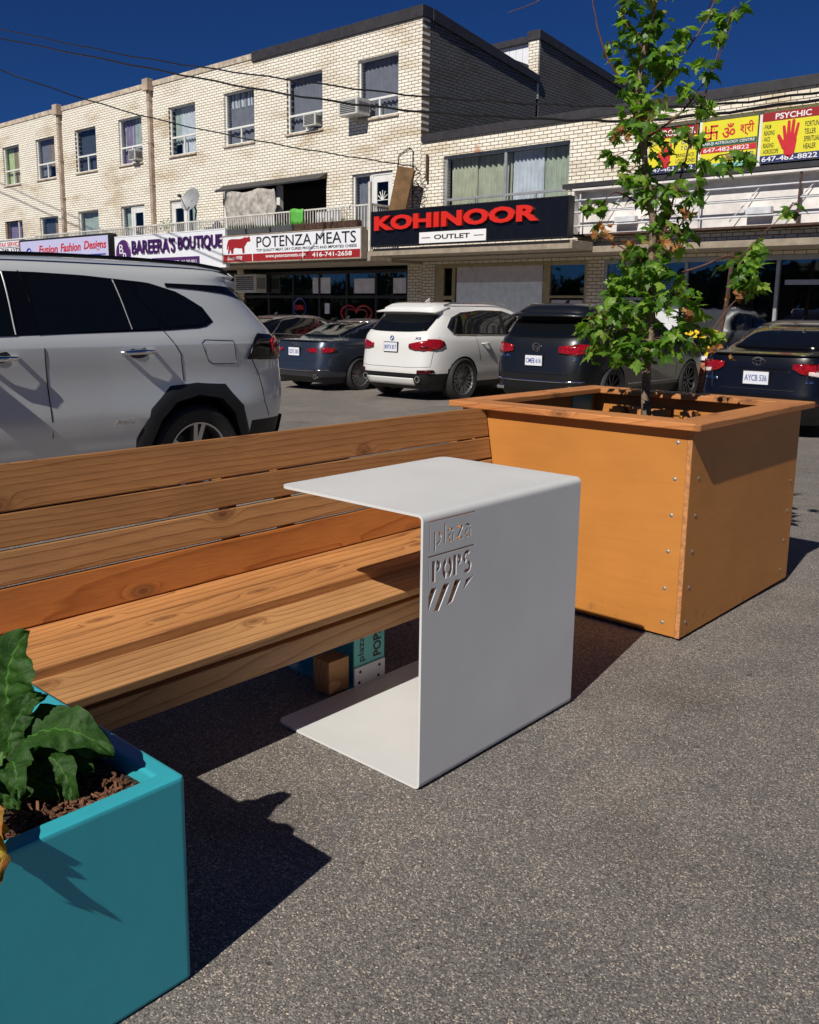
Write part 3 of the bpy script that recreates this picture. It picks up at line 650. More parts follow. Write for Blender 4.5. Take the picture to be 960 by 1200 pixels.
# ground floor
b = MB()
for a, c in [(-11.68, -11.22), (3, 3.4)]: b = MB(); b.box(a, c, YG-.02, YG+.4, -.25, 2.489); b.build('pier', M['brick_low'], RB)
b = MB(); b.box(-16.95, XR, YG-.025, YG+.35, 2.49, 2.58); b.build('lintel', M['brick_low'], RB)
b = MB(); b.box(-16.955, -16.5, YG-.03, YG+.4, -.25, 2.57); b.build('pier', M['brick_low'], RB)
b = MB(); b.box(-16.5, -11.68, YG+.01, YG+.4, -.25, .35); b.build('stall_riser', M['brick_low'], RB)
f = MB()
for xx, w_ in [(-16.5, .3), (-15.9+.0, .1), (-12.95, .2), (-11.76, .08)]: f.box(xx, xx+w_, YG+.004, YG+.1, .35, 2.49)
f.box(-16.2, -11.76, YG+.008, YG+.096, 2.4, 2.49); f.box(-16.2, -15.9, YG+.009, YG+.09, 1.55, 1.65); f.box(-12.75, -11.76, YG+.009, YG+.09, 1.6, 1.66)
ks = f.build('shopfront', M['goldframe'], RB, bevel=.006)
p = MB(); p.add([(-16.2, YG+.05, .35), (-11.76, YG+.05, .35), (-11.76, YG+.05, 2.42), (-16.2, YG+.05, 2.42)], [(0, 1, 2, 3)]); p.build('pane', M['glassdark'], ks, recalc=False)
b = MB(); b.box(-15.75, -12.98, YG+.03, YG+.045, .35, 2.0); b.build('window_film', mat('blue_grey_film', (.78, .84, .86), .25), ks)  # pale film colour stands in for the sky mirrored in this window
b = MB(); b.box(-15.75, -12.98, YG+.03, YG+.045, 2.0, 2.4); b.box(-12.7, -11.8, YG+.03, YG+.045, .35, 1.55); b.build('window_film', mat('grey_film', (.5, .46, .46), .3), ks)
rs = shopfront(RB, -11.22, 3.0, 2.49, None, 'aluframe', mull=2.05, tz=None)
b = MB(); b.box(-11.1, -9.3, YG+.004, YG+.09, 1.55, 1.62); b.box(-6.98, -4.9, YG+.004, YG+.09, 1.88, 1.98); b.build('transom', M['aluframe'], rs)
text('door_number', '2628', (-6.2, YG-.02, 1.66), (1, 0, 0), (0, 0, 1), .42, .14, M['inkwhite'], rs, .004, .01)
b = MB(); b.box(-11.1, -9.3, YG+.03, YG+.045, .3, 1.5); b.build('window_film', mat('grey_film_low', (.62, .64, .66), .3), rs)
for i, (xx, c_) in enumerate([(-8.75, (.14, .08, .07)), (-8.3, (.20, .15, .14)), (-7.85, (.05, .05, .07)), (-7.4, (.10, .05, .06)), (-5.9, (.06, .07, .06))]):
    curtain(rs, xx, xx+.34, .35, 1.85, YG+.9, fabric('garment_%s' % 'abcde'[i], c_), 3, .05, name='hanging_garment')
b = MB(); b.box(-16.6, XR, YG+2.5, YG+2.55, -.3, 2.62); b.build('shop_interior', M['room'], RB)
b = MB(); b.box(-11.66, -11.3, YF-.008, YF+.001, 3.45, 3.7); b.build('brick_patch', mat('orange_patch', (.45, .2, .1), .8), RB)
b = MB(); b.box(-11.66, -11.3, YF-.012, YF+.001, 2.95, 3.44); b.build('white_panel', M['white'], RB)

# ---------------------------------------------------------------- shop signs
def sign_box(name, label, x0, x1, z0, z1, yf, depth, face, frame='aluframe', border=.035):
    t = thing(name, label, 'shop sign', (x0, yf, z0), 0, 'shop signs along the facade')
    b = MB(); b.box(x0, x1, yf+.01, yf+depth, z0, z1); b.box(x0, x1, yf-.01, yf+.009, z0, z0+border); b.box(x0, x1, yf-.01, yf+.009, z1-border, z1)
    b.box(x0, x0+border, yf-.009, yf+.009, z0+border, z1-border); b.box(x1-border, x1, yf-.009, yf+.009, z0+border, z1-border)
    b.build('sign_box', M[frame], t, bevel=.004)
    b = MB(); b.box(x0+border, x1-border, yf, yf+.008, z0+border, z1-border); b.build('sign_face', M[face], t)
    return t
EX, EZ = (1, 0, 0), (0, 0, 1)
YS = 17.1
# meat shop
t = sign_box('shop_sign', 'white light box with black POTENZA MEATS lettering, red cow and red strip', -23.0, -17.05, 2.56, 3.37, YS-.02, .2, 'white', 'soffit')
y = YS-.024
text('lettering', 'POTENZA MEATS', (-21.35, y, 2.98), EX, EZ, 4.1, .30, M['inkblack'], t, .006, 0, 1.0)
text('small_lettering', 'TOP QUALITY MEAT, DRY CURED PRODUCTS AND IMPORTED CHEESE', (-21.37, y, 2.85), EX, EZ, 4.15, .085, M['inkblack'], t, .003, .006)
b = MB(); b.box(-22.95, -17.1, y-.002, y+.004, 2.6, 2.81); b.build('red_strip', M['maroon'], t)
text('small_lettering', 'Since 1978', (-22.75, y-.003, 2.65), EX, EZ, .7, .11, M['inkwhite'], t, .003, .008, shear=.2)
text('small_lettering', 'www.potenzameats.com', (-20.95, y-.003, 2.65), EX, EZ, 1.75, .115, M['inkwhite'], t, .003, .01)
text('small_lettering', '416-741-2658', (-18.95, y-.003, 2.65), EX, EZ, 1.55, .12, M['inkwhite'], t, .003, .015)
b = MB(); b.box(-21.56, -21.53, y-.004, y, 2.6, 2.81); b.box(-19.35, -19.32, y-.004, y, 2.6, 2.81); b.build('divider', M['inkwhite'], t)
cow = [(0, .62), (.06, .9), (.2, .96), (.55, .93), (.70, .98), (.78, 1.06), (.80, 1.0), (.90, 1.02), (.95, 1.08), (.97, .98), (1.0, .80), (.97, .74), (.86, .72), (.80, .55), (.74, .42), (.74, .0), (.66, .0), (.64, .33), (.52, .33), (.35, .38), (.28, .32), (.26, .0), (.18, .0), (.14, .3), (.08, .0), (.03, 0), (.06, .42), (.04, .6), (.03, .3), (-.02, .3)]
b = MB(); b.prism([(-22.75+p[0]*1.12, 2.84+p[1]*.44) for p in cow], 1, y-.004, y+.003); b.build('cow_emblem', M['maroon'], t)
# boutique
t = sign_box('shop_sign', 'white sign with purple block letters BAREERA\'S BOUTIQUE and round purple emblem', -29.15, -22.86, 2.45, 3.6, YS, .15, 'white', 'white')
y = YS-.004
text('lettering', "BAREERA'S", (-28.02, y, 2.98), EX, EZ, 2.55, .46, M['purple'], t, .045, .015)
text('lettering', 'BOUTIQUE', (-25.3, y, 2.98), EX, EZ, 2.3, .46, M['purple'], t, .045, .015)
b = MB(); b.lathe([(0.001, -.03), (.44, -.03), (.46, -.01), (.46, .0)], 'Y', 40, (-28.6, YS-.005, 3.02)); b.build('emblem', M['purplep'], t)
text('lettering', 'B', (-28.8, YS-.04, 3.02), EX, EZ, .24, .3, M['inkwhite'], t, .005, .0); text('lettering', 'R', (-28.58, YS-.04, 2.74), EX, EZ, .26, .3, M['inkwhite'], t, .005, .0)
b = MB(); b.box(-26.85, -24.2, y-.012, y, 2.5, 2.82); b.build('address_panel', M['purplep'], t)
text('small_lettering', '2632 ISLINGTON AVE.  416-742-0011', (-26.75, y-.014, 2.6), EX, EZ, 2.4, .12, M['inkwhite'], t, .003, .006)
# fashion
t = sign_box('shop_sign', 'lilac light box with red script Fusion Fashion Designs and thick dark frame', -36.1, -29.35, 2.5, 3.74, YS-.1, .3, 'lilac', 'blackframe', .06)
y = YS-.105
text('lettering', 'Fusion', (-34.5, y, 3.18), EX, EZ, 1.45, .3, M['redflat'], t, .006, .018, shear=.25); text('lettering', 'Fashion', (-32.8, y, 3.2), EX, EZ, 1.45, .3, M['redflat'], t, .006, .018, shear=.25); text('lettering', 'Designs', (-31.1, y, 3.15), EX, EZ, 1.5, .38, M['redflat'], t, .006, .018, shear=.25)
b = MB(); b.box(-34.4, -29.6, y-.003, y+.003, 3.02, 3.06); b.build('blue_line', M['inkblue'], t)
text('small_lettering', 'Bridal  Alterations  Tailor', (-33.0, y, 2.72), EX, EZ, 3.2, .18, M['inkblue'], t, .004, .01)
b = MB()
b.tube([(-35.3+.28*math.cos(a_), y, 2.95+.45*math.sin(a_)) for a_ in [i*math.pi/16 for i in range(17)]], .03, 6); b.prism([(-35.35, 2.65), (-35.05, 2.65), (-35.15, 3.0), (-35.1, 3.25), (-35.2, 3.32), (-35.3, 3.25), (-35.25, 3.0)], 1, y-.004, y+.002); b.build('gown_emblem', M['inkblue'], t)
# tax
t = sign_box('shop_sign', 'small white sign with red INCOME TAX SERVICE line at left edge', -40.2, -36.15, 3.24, 3.8, YS, .2, 'white', 'aluframe')
text('lettering', 'INCOME TAX SERVICE', (-39.4, YS-.004, 3.55), EX, EZ, 3.15, .17, M['redflat'], t, .004, .012); text('lettering', '416-749-1272', (-38.7, YS-.004, 3.3), EX, EZ, 2.4, .17, M['inkblack'], t, .004, .012)
b = MB(); b.box(-40.15, -36.2, YS-.006, YS-.002, 3.5, 3.52); b.build('divider', M['inkblack'], t)
b = MB(); b.box(-48, -36.2, YS+.12, YS+.3, 2.5, 3.2); b.build('fascia', M['soffit'], LB)
# outlet
KY = 17.15
t = sign_box('shop_sign', 'long black sign with raised red KOHINOOR letters and white OUTLET strip', -16.78, -10.84, 2.84, 3.72, KY, .2, 'signblack', 'blackframe', .03)
text('lettering', 'KOHINOOR', (-16.6, KY-.002, 3.23), EX, EZ, 5.0, .36, M['red'], t, .07, .045, 1.04)
b = MB(); b.box(-15.1, -13.05, KY-.02, KY-.002, 2.87, 3.13); b.build('white_strip', M['inkwhite'], t)
text('lettering', 'OUTLET', (-14.62, KY-.021, 2.95), EX, EZ, 1.1, .11, M['inkblack'], t, .004, .02)
b = MB(); b.box(-15.02, -14.74, KY-.026, KY-.02, 2.99, 3.005); b.box(-13.4, -13.12, KY-.026, KY-.02, 2.99, 3.005); b.build('dash', M['inkblack'], t)
# empty sign cabinet
x0, x1, z0, z1 = -11.28, 3.2, 2.98, 3.92
t = thing('sign_cabinet', 'empty white sign cabinet with rusty frame and bare tube rails under the posters', 'sign frame', (x0, 18.1, z0))
b = MB(); b.box(x0, x1, 18.3, 18.42, z0, z1); b.build('back_panel', M['whitedirty'], t)
b = MB(); b.box(x0-.05, x1, 18.0, 18.43, z1, z1+.05); b.box(x0-.05, x0, 18.01, 18.43, z0, z1); b.build('outer_frame', M['whitedirty'], t, bevel=.004)
b = MB(); b.box(x0-.05, x1, 18.0, 18.43, z0-.045, z0); b.build('bottom_rail', M['rust'], t, bevel=.004)
b = MB(); b.box(x0-.3, x1, 17.98, 18.44, z1+.062, z1+.16); b.build('top_flashing', M['coping'], t)
b = MB()
for zz in (3.72, 3.46, 3.16): b.tube([(x0, 18.06, zz), (x1, 18.06, zz)], .018, 8)
for xx in (x0+.12, -8.35, -5.5, -2.5, .5): b.tube([(xx, 18.09, z0), (xx, 18.09, z1)], .02, 8)
for k in range(14): b.tube([(x0+.5+k*1.02, 18.12, z0+.1), (x0+1.1+k*1.02, 18.26, z1-.1)], .01, 6)
b.build('tube_rail', M['whiteframe'], t, smooth=50)
b = MB(); b.box(-6.38, -6.34, 18.03, 18.07, z0-.05, z1); b.build('rusty_post', M['rust'], t)
b = MB(); b.box(-7.4, -6.9, 18.1, 18.25, 3.2, 3.34); b.box(-10.3, -9.8, 18.1, 18.25, 3.2, 3.32); b.build('ballast_box', M['whiteframe'], t, bevel=.01)
# astrology posters
PY = YF+.02
def poster(label, x0, x1, z0, z1):
    t = thing('poster', label, 'poster', (x0, PY, z0), 0, 'astrology posters in the upper window')
    b = MB(); b.box(x0, x1, PY, PY+.03, z0, z1); b.build('poster_sheet', M['yellow'], t); return t
def rect(t, name, x0, x1, z0, z1, m_): b = MB(); b.box(x0, x1, PY-.006, PY-.0005, z0, z1); return b.build(name, M[m_], t)
def hand(t, cx_, z0, h, flip=1):
    b = MB(); w = h*.72
    def cap(p0, p1, r0, r1):
        p0, p1 = Vector(p0), Vector(p1); d = (p1-p0).normalized(); nn = Vector((-d.y, d.x)); pts = []
        for i in range(9): a_ = -math.pi/2+math.pi*i/8; pts.append(p1 + (d*math.cos(a_) + nn*math.sin(a_))*r1)
        for i in range(9): a_ = math.pi/2+math.pi*i/8; pts.append(p0 + (d*math.cos(a_) + nn*math.sin(a_))*r0)
        return [(p.x, p.y) for p in pts]
    z = 0
    for k, (p0, p1, r0_, r1_) in enumerate([((0, .10), (0, .36), .20, .235), ((-.17, .45), (-.24, .76), .06, .048), ((-.06, .48), (-.075, .88), .062, .05), ((.06, .48), (.085, .9), .062, .05), ((.17, .44), (.25, .80), .055, .042), ((-.20, .22), (-.40, .52), .075, .05)]):
        poly = [(cx_+flip*x*w*1.15, z0+zz*h) for x, zz in cap(p0, p1, r0_, r1_)]
        b.prism(poly, 1, PY-.010-.001*k, PY-.0005)
    return b.build('hand_emblem', M['redflat'], t)
X0, X1 = -9.76, -8.68
t = poster('yellow astrologer poster with red palm, leftmost of the three behind the tree', X0, X1, 4.2, 5.1)
rect(t, 'header', X0, X1, 4.9, 5.1, 'maroon'); text('lettering', 'ASTROLOGER', (X0+.05, PY-.007, 4.93), EX, EZ, 1.0, .13, M['inkwhite'], t, .003, .015)
hand(t, -9.35, 4.33, .52); rect(t, 'footer', X0, X1, 4.2, 4.33, 'inknavy'); text('lettering', '647-482-8822', (X0+.05, PY-.007, 4.225), EX, EZ, .98, .085, M['inkwhite'], t, .003, .012)
text('lettering', 'OPEN\n7 DAYS', (-9.02, PY-.001, 4.62), EX, EZ, .3, .2, M['inkblue'], t, .003, .008); text('lettering', 'BRING BACK\nLOVED ONES', (-9.12, PY-.001, 4.37), EX, EZ, .42, .19, M['inkblack'], t, .003, .006)
text('lettering', 'POWER', (X0+.05, PY-.001, 4.78), EX, EZ, .3, .08, M['inkblue'], t, .003, .006)
X0, X1 = -8.58, -7.43
t = poster('yellow poster with three red Hindu symbols, middle of the three upper posters', X0, X1, 4.2, 5.12)
def bar(b, p0, p1, w):
    p0, p1 = Vector(p0), Vector(p1); d = (p1-p0).normalized()*w/2; nn = Vector((-d.y, d.x)); b.prism([tuple(p0-d+nn), tuple(p0-d-nn), tuple(p1+d-nn), tuple(p1+d+nn)], 1, PY-.007, PY-.0005)
b = MB(); c0 = Vector((-8.38, 4.90)); s_ = .12
for (a1, a2) in [((0, -1), (0, 1)), ((-1, 0), (1, 0)), ((0, 1), (1, 1)), ((1, 0), (1, -1)), ((0, -1), (-1, -1)), ((-1, 0), (-1, 1))]: bar(b, c0+Vector(a1)*s_, c0+Vector(a2)*s_, .035)
for q in ((.06, .06), (-.06, .06), (.06, -.06), (-.06, -.06)): bar(b, c0+Vector(q), c0+Vector(q)+Vector((.001, 0)), .02)
b.build('religious_symbol', M['redflat'], t)
text('religious_symbol', '\u0950', (-8.15, PY-.001, 4.77), EX, EZ, .27, .27, M['redflat'], t, .004, .012, res=4); text('religious_symbol', '\u0936\u094d\u0930\u0940', (-7.78, PY-.001, 4.77), EX, EZ, .28, .28, M['redflat'], t, .004, .012, res=4)
rect(t, 'band', X0, X1, 4.62, 4.73, 'green'); text('lettering', 'BABUJI ASTROLOGY CENTRE', (X0+.03, PY-.007, 4.64), EX, EZ, 1.08, .07, M['inkwhite'], t, .003, .01)
rect(t, 'band', X0, X1, 4.50, 4.61, 'redflat'); text('lettering', '647-482-8822', (X0+.06, PY-.007, 4.515), EX, EZ, .95, .08, M['inkwhite'], t, .003, .012)
rect(t, 'footer', X0, X1, 4.2, 4.29, 'aqua'); text('lettering', 'LOVE MARRIAGE BUSINESS', (X0+.5, PY-.001, 4.33), EX, EZ, .6, .13, M['inkblue'], t, .003, .006)
X0, X1 = -7.34, -6.2
t = poster('yellow PSYCHIC poster with large red palm, rightmost of the three upper posters', X0, X1, 4.2, 5.14)
rect(t, 'header', X0, X1, 4.98, 5.14, 'maroon'); text('lettering', 'PSYCHIC', (X0+.25, PY-.007, 5.0), EX, EZ, .68, .11, M['inkwhite'], t, .003, .02)
hand(t, -6.78, 4.34, .66); rect(t, 'footer', X0, X1, 4.2, 4.34, 'inknavy'); text('lettering', '647-482-8822', (X0+.04, PY-.007, 4.225), EX, EZ, 1.06, .095, M['inkwhite'], t, .003, .015)
text('lettering', '- PALM\n READING\n- FACE\n READING\n- HOROSCOPE', (X0+.03, PY-.001, 4.37), EX, EZ, .32, .55, M['inkblack'], t, .003, .008); text('lettering', 'FORTUNE\nTELLER\nSPIRITUAL\nHEALER', (-6.52, PY-.001, 4.4), EX, EZ, .3, .5, M['inkblack'], t, .003, .008)

# ---------------------------------------------------------------- things on the facade
def aircon(label, x0, x1, z0, z1, yf, depth, tilt=0):
    t = thing('air_conditioner', label, 'air conditioner', ((x0+x1)/2, yf, z0), 0, 'window air conditioners'); c = Vector(((x0+x1)/2, yf-depth/2, (z0+z1)/2))
    Mx = Matrix.Rotation(tilt, 3, 'X'); b = MB(); b.obox(c, (x1-x0, depth, z1-z0), Mx); b.build('casing', M['ac'], t, bevel=.012)
    b = MB(); w, h = x1-x0, z1-z0
    for k in range(7): b.obox(c + Mx @ Vector((0, -depth/2-.004, (k-3)*h/9)), (w*.8, .01, h/16), Mx)
    for k in range(8): b.obox(c + Mx @ Vector((w/2+.003, (k-3.5)*depth/10, 0)), (.008, depth/22, h*.6), Mx)
    b.build('grille', M['acdark'], t); return t
aircon('small box air conditioner in a sliding window at left of the upper row', -29.86, -29.45, 6.33, 6.7, YF+.06, .3)
aircon('white box air conditioner set in the curtained window left of the bracketed one', -20.62, -20.1, 6.4, 6.75, YF+.06, .25)
aircon('large air conditioner jutting out on brackets under the top right window', -18.85, -18.12, 6.42, 6.84, YF+.02, .5)
b = MB()
aircon('old beige air conditioner above the shop door beside the brick pier', -24.9, -23.75, 1.75, 2.33, YG-.02, .45)
# satellite dish
t = thing('satellite_dish', 'round grey satellite dish on the balcony railing', 'satellite dish', (-24.8, YB+.1, 3.9))
dc = Vector((-24.95, YB+.1, 4.56)); dn = Vector((.15, -.9, .35)).normalized(); q = dn.to_track_quat('Z', 'Y').to_matrix()
b = MB(); b.lathe([(.001, 0), (.13, .012), (.25, .045), (.38, .095), (.385, .085), (.26, .035), (.15, -.005), (.001, -.015)], 'Z', 28)
b.v = [q @ p + dc for p in b.v]; b.build('dish', M['cur_gr'] if False else mat('dish_grey', (.26, .27, .28), .5), t, smooth=40)
b = MB(); b.tube([dc + q @ Vector((0, -.4, .08)), dc + q @ Vector((0, -.1, .5))], .012); b.tube([dc, dc + Vector((.05, .12, -.3)), (-24.8, YB+.08, 3.9)], .028); b.build('mount', M['acdark'], t)
b = MB(); b.obox(dc + q @ Vector((0, -.1, .52)), (.07, .07, .12), q); b.build('receiver', M['acdark'], t)
# leaning board
b = MB(); b.prism([(-16.93, 3.83), (-16.36, 3.66), (-16.05, 4.76), (-16.1, 4.83), (-16.55, 4.92), (-16.63, 4.87)], 1, 17.95, 18.03); o = b.build('leaning_board', M['cardboard'], bevel=.01); tag(o, 'brown padded board leaning on the balcony corner beside the door', 'board')
# tarp
P = []
for i in range(14):
    P.append([(-23.95+.185*i+.02*math.sin(j*2+i), 17.95+.04*math.sin(i*1.7+j)+.03*random.random(), 3.72+.13*j+(.04*math.sin(i*.9) if j == 8 else 0)) for j in range(9)])
b = MB(); b.grid(P); o = b.build('tarp', M['tarp'], smooth=60); md = o.modifiers.new('s', 'SOLIDIFY'); md.thickness = .004; tag(o, 'crumpled grey plastic tarp hung behind the balcony railing', 'tarp')
# things on the balcony
for i, (x0, x1, mt, lb) in enumerate([(-22.95, -22.0, 'acdark', 'black window box at the left end above the meat shop sign'), (-21.9, -20.9, 'acdark', 'black window box below the white card on the balcony rail'), (-20.8, -19.9, 'acdark', 'black window box under the green cloth on the balcony rail'), (-19.8, -18.6, 'rust', 'brown window box right of the green cloth on the balcony'), (-18.5, -17.3, 'rust', 'brown window box at the right end of the balcony rail')]):
    t = thing('window_box', lb, 'planter box', (x0, YB-.1, 3.38), 0, 'window boxes along the balcony')
    b = MB(); b.prism([(YB-.15, 3.56), (YB-.12, 3.39), (YB+.02, 3.39), (YB+.03, 3.56)], 0, x0, x1); b.build('box', M[mt], t, bevel=.01)
    b = MB()
    for k in range(30): xx = random.uniform(x0+.05, x1-.05); b.tube([(xx, YB-.06, 3.55), (xx+random.uniform(-.05, .05), YB-.07, 3.62+random.random()*.08)], [.006, .002], 4)
    b.build('foliage', M['blade'], t)
for (x0, x1, z0, z1, lb) in [(-21.75, -20.95, 3.62, 3.86, 'white card tied to the balcony rail left of the green cloth'), (-19.15, -18.2, 3.6, 3.88, 'white card tied to the balcony rail right of the green cloth')]:
    b = MB(); b.box(x0, x1, YB+.10, YB+.12, z0, z1); tag(b.build('card', M['cur_w']), lb, 'card')
b = MB(); b.grid([[(-20.1+.09*i, YB+.0+.02*math.sin(i*2.1), 3.55+.11*j + .02*math.sin(i)) for j in range(5)] for i in range(7)]); o = b.build('green_cloth', M['greenbag'], smooth=60); o.modifiers.new('s', 'SOLIDIFY').thickness = .01; tag(o, 'bright green cloth hanging over the balcony railing', 'cloth')
# potted plant on the left balcony
t = thing('potted_plant', 'small leafy potted plant on the balcony beside the satellite dish', 'plant', (-26.6, YB+.25, 2.75)); b = MB(); b.lathe([(.001, 2.75), (.12, 2.75), (.17, 3.1), (.15, 3.1), (.001, 3.05)], 'Z', 14, (-26.6, YB+.25, 0)); b.build('pot', M['rust'], t)
b = MB()
for k in range(60):
    c = Vector((-26.6+random.gauss(0, .12), YB+.25+random.gauss(0, .1), 3.9+random.gauss(0, .12))); q = Euler((random.random()*6, random.random()*6, 0)).to_matrix()
    b.add([c+q @ Vector(p) for p in ((-.05, 0, 0), (0, -.02, 0), (.05, 0, 0), (0, .03, .01))], [(0, 1, 2, 3)])
b.tube([(-26.6, YB+.25, 3.05), (-26.6, YB+.25, 3.9)], .012, 5); b.build('foliage', M['maple'], t, recalc=False)
# white patio chair and tables
for (xx, lb) in [(-31.9, 'white plastic chair on the balcony behind the lilac sign'), (-28.3, 'white plastic chair on the balcony right of the downpipe'), (-25.0, 'white plastic chair on the balcony right of the dish')]:
    t = thing('plastic_chair', lb, 'chair', (xx, 17.9, 2.75), 0, 'plastic chairs on the balcony')
    b = MB(); b.box(xx-.24, xx+.24, 17.65, 18.1, 3.17, 3.2); b.build('seat', M['rail'], t, bevel=.01)
    b = MB(); [b.box(xx-.22+k*.09, xx-.17+k*.09, 18.06, 18.1, 3.2, 3.75) for k in range(5)]; b.box(xx-.24, xx+.24, 18.05, 18.11, 3.68, 3.8); b.build('backrest', M['rail'], t, bevel=.008)
    for sx in (-1, 1):
        for sy in (17.68, 18.07): b = MB(); b.tube([(xx+sx*.2, sy, 3.17), (xx+sx*.23, sy, 2.75)], .02); b.build('leg', M['rail'], t)
# wires
def wire(label, pts, r=.014):
    P = []
    for i in range(len(pts)-1):
        a, c = Vector(pts[i]), Vector(pts[i+1])
        for k in range(8): P.append(a.lerp(c, k/8))
    P.append(Vector(pts[-1]))
    for _ in range(12): P = [P[0]] + [(P[i-1]+P[i]*2+P[i+1])/4 for i in range(1, len(P)-1)] + [P[-1]]
    P = [p + Vector((0, 0, .012*math.sin(i*1.9))) for i, p in enumerate(P)]
    b = MB(); b.tube(P, r, 6); tag(b.build('overhead_cable', M['black'], smooth=60), label, 'cable', 'overhead cables')
wire('upper black cable of the pair that crosses the whole facade', [(-40, 12, 12.6), (-25.81, 12.0, 8.59), (-19.17, 12.0, 6.78), (-14.41, 12.0, 5.66), (-10.84, 12.0, 4.83), (-8.08, 12.0, 4.33), (-5.87, 12.0, 3.99), (-4.1, 12.0, 3.94), (0, 12, 4.1), (10, 12, 5.4)], .015)
wire('lower black cable of the pair that crosses the whole facade', [(-40, 12, 12.2), (-25.85, 12.0, 8.36), (-19.19, 12.0, 6.62), (-14.42, 12.0, 5.38), (-10.84, 12.0, 4.58), (-8.07, 12.0, 4.12), (-6.37, 12.0, 3.88), (-4.09, 12.0, 3.86), (0, 12, 4.0), (10, 12, 5.0)], .019)
wire('black service cable running down to the wall beside the black sign', [(-24, 7, 8.0), (-21.65, 10.0, 6.49), (-20.07, 12.5, 5.73), (-18.05, 15.0, 5.21), (-16.6, 17.8, 4.97), (-16.38, 18.4, 4.95)], .016)
# conduit and service mast on the wall corner
t = thing('service_mast', 'rusty cable mast with coiled wires on the wall above the black sign', 'cable mast', (-16.0, YF, 3.9))
b = MB(); b.tube([(-15.98, YF-.06, 4.55), (-15.98, YF-.06, 5.2)], .035, 8); b.build('mast', M['rust'], t)
b = MB(); b.tube([(-16.5, YF-.03, 3.9), (-16.5, YF-.03, 5.35), (-16.6, YF-.03, 5.45), (-17.0, YF-.03, 5.3), (-17.05, YF-.03, 4.9)], .012, 6)
b.tube([(-16.35+.12*math.sin(i*.9), YF-.08-.03*math.cos(i*1.3), 4.9-.05*i) for i in range(18)], .012, 6); b.tube([(-16.1+.1*math.sin(i*1.1), YF-.07, 4.75-.045*i) for i in range(20)], .01, 6); b.build('wire', M['inkblack'], t)
# brick plinth and yellow box near the shops
t = thing('brick_planter_wall', 'low red brick pedestal with white cap between the two dark cars', 'brick pedestal', (-7.4, 16.7, -.25))
b = MB(); b.box(-8.0, -7.1, 16.5, 17.0, -.3, .40); b.build('pedestal', M['redbrick'], t)
b = MB(); b.box(-8.05, -7.05, 16.45, 17.05, .401, .46); b.build('cap', M['white'], t, bevel=.01)
t = thing('newspaper_box', 'bright yellow box standing behind the brick pedestal', 'newspaper box', (-7.75, 17.2, -.1))
b = MB(); b.box(-8.1, -7.5, 17.15, 17.55, -.1, .95); b.build('cabinet', M['yellowbox'], t, bevel=.04); b = MB(); b.box(-8.0, -7.6, 17.13, 17.149, .4, .8); b.build('window', M['carglass'], t)
t = thing('rusty_pole', 'thin leaning rusty pole in front of the clothing shop window', 'pole', (-6.95, 17.2, -.2)); b = MB(); b.tube([(-7.5, 17.2, -.15), (-7.25, 17.2, 1.5), (-7.2, 17.2, 2.45)], .045, 8); b.build('shaft', M['rust'], t, smooth=50)

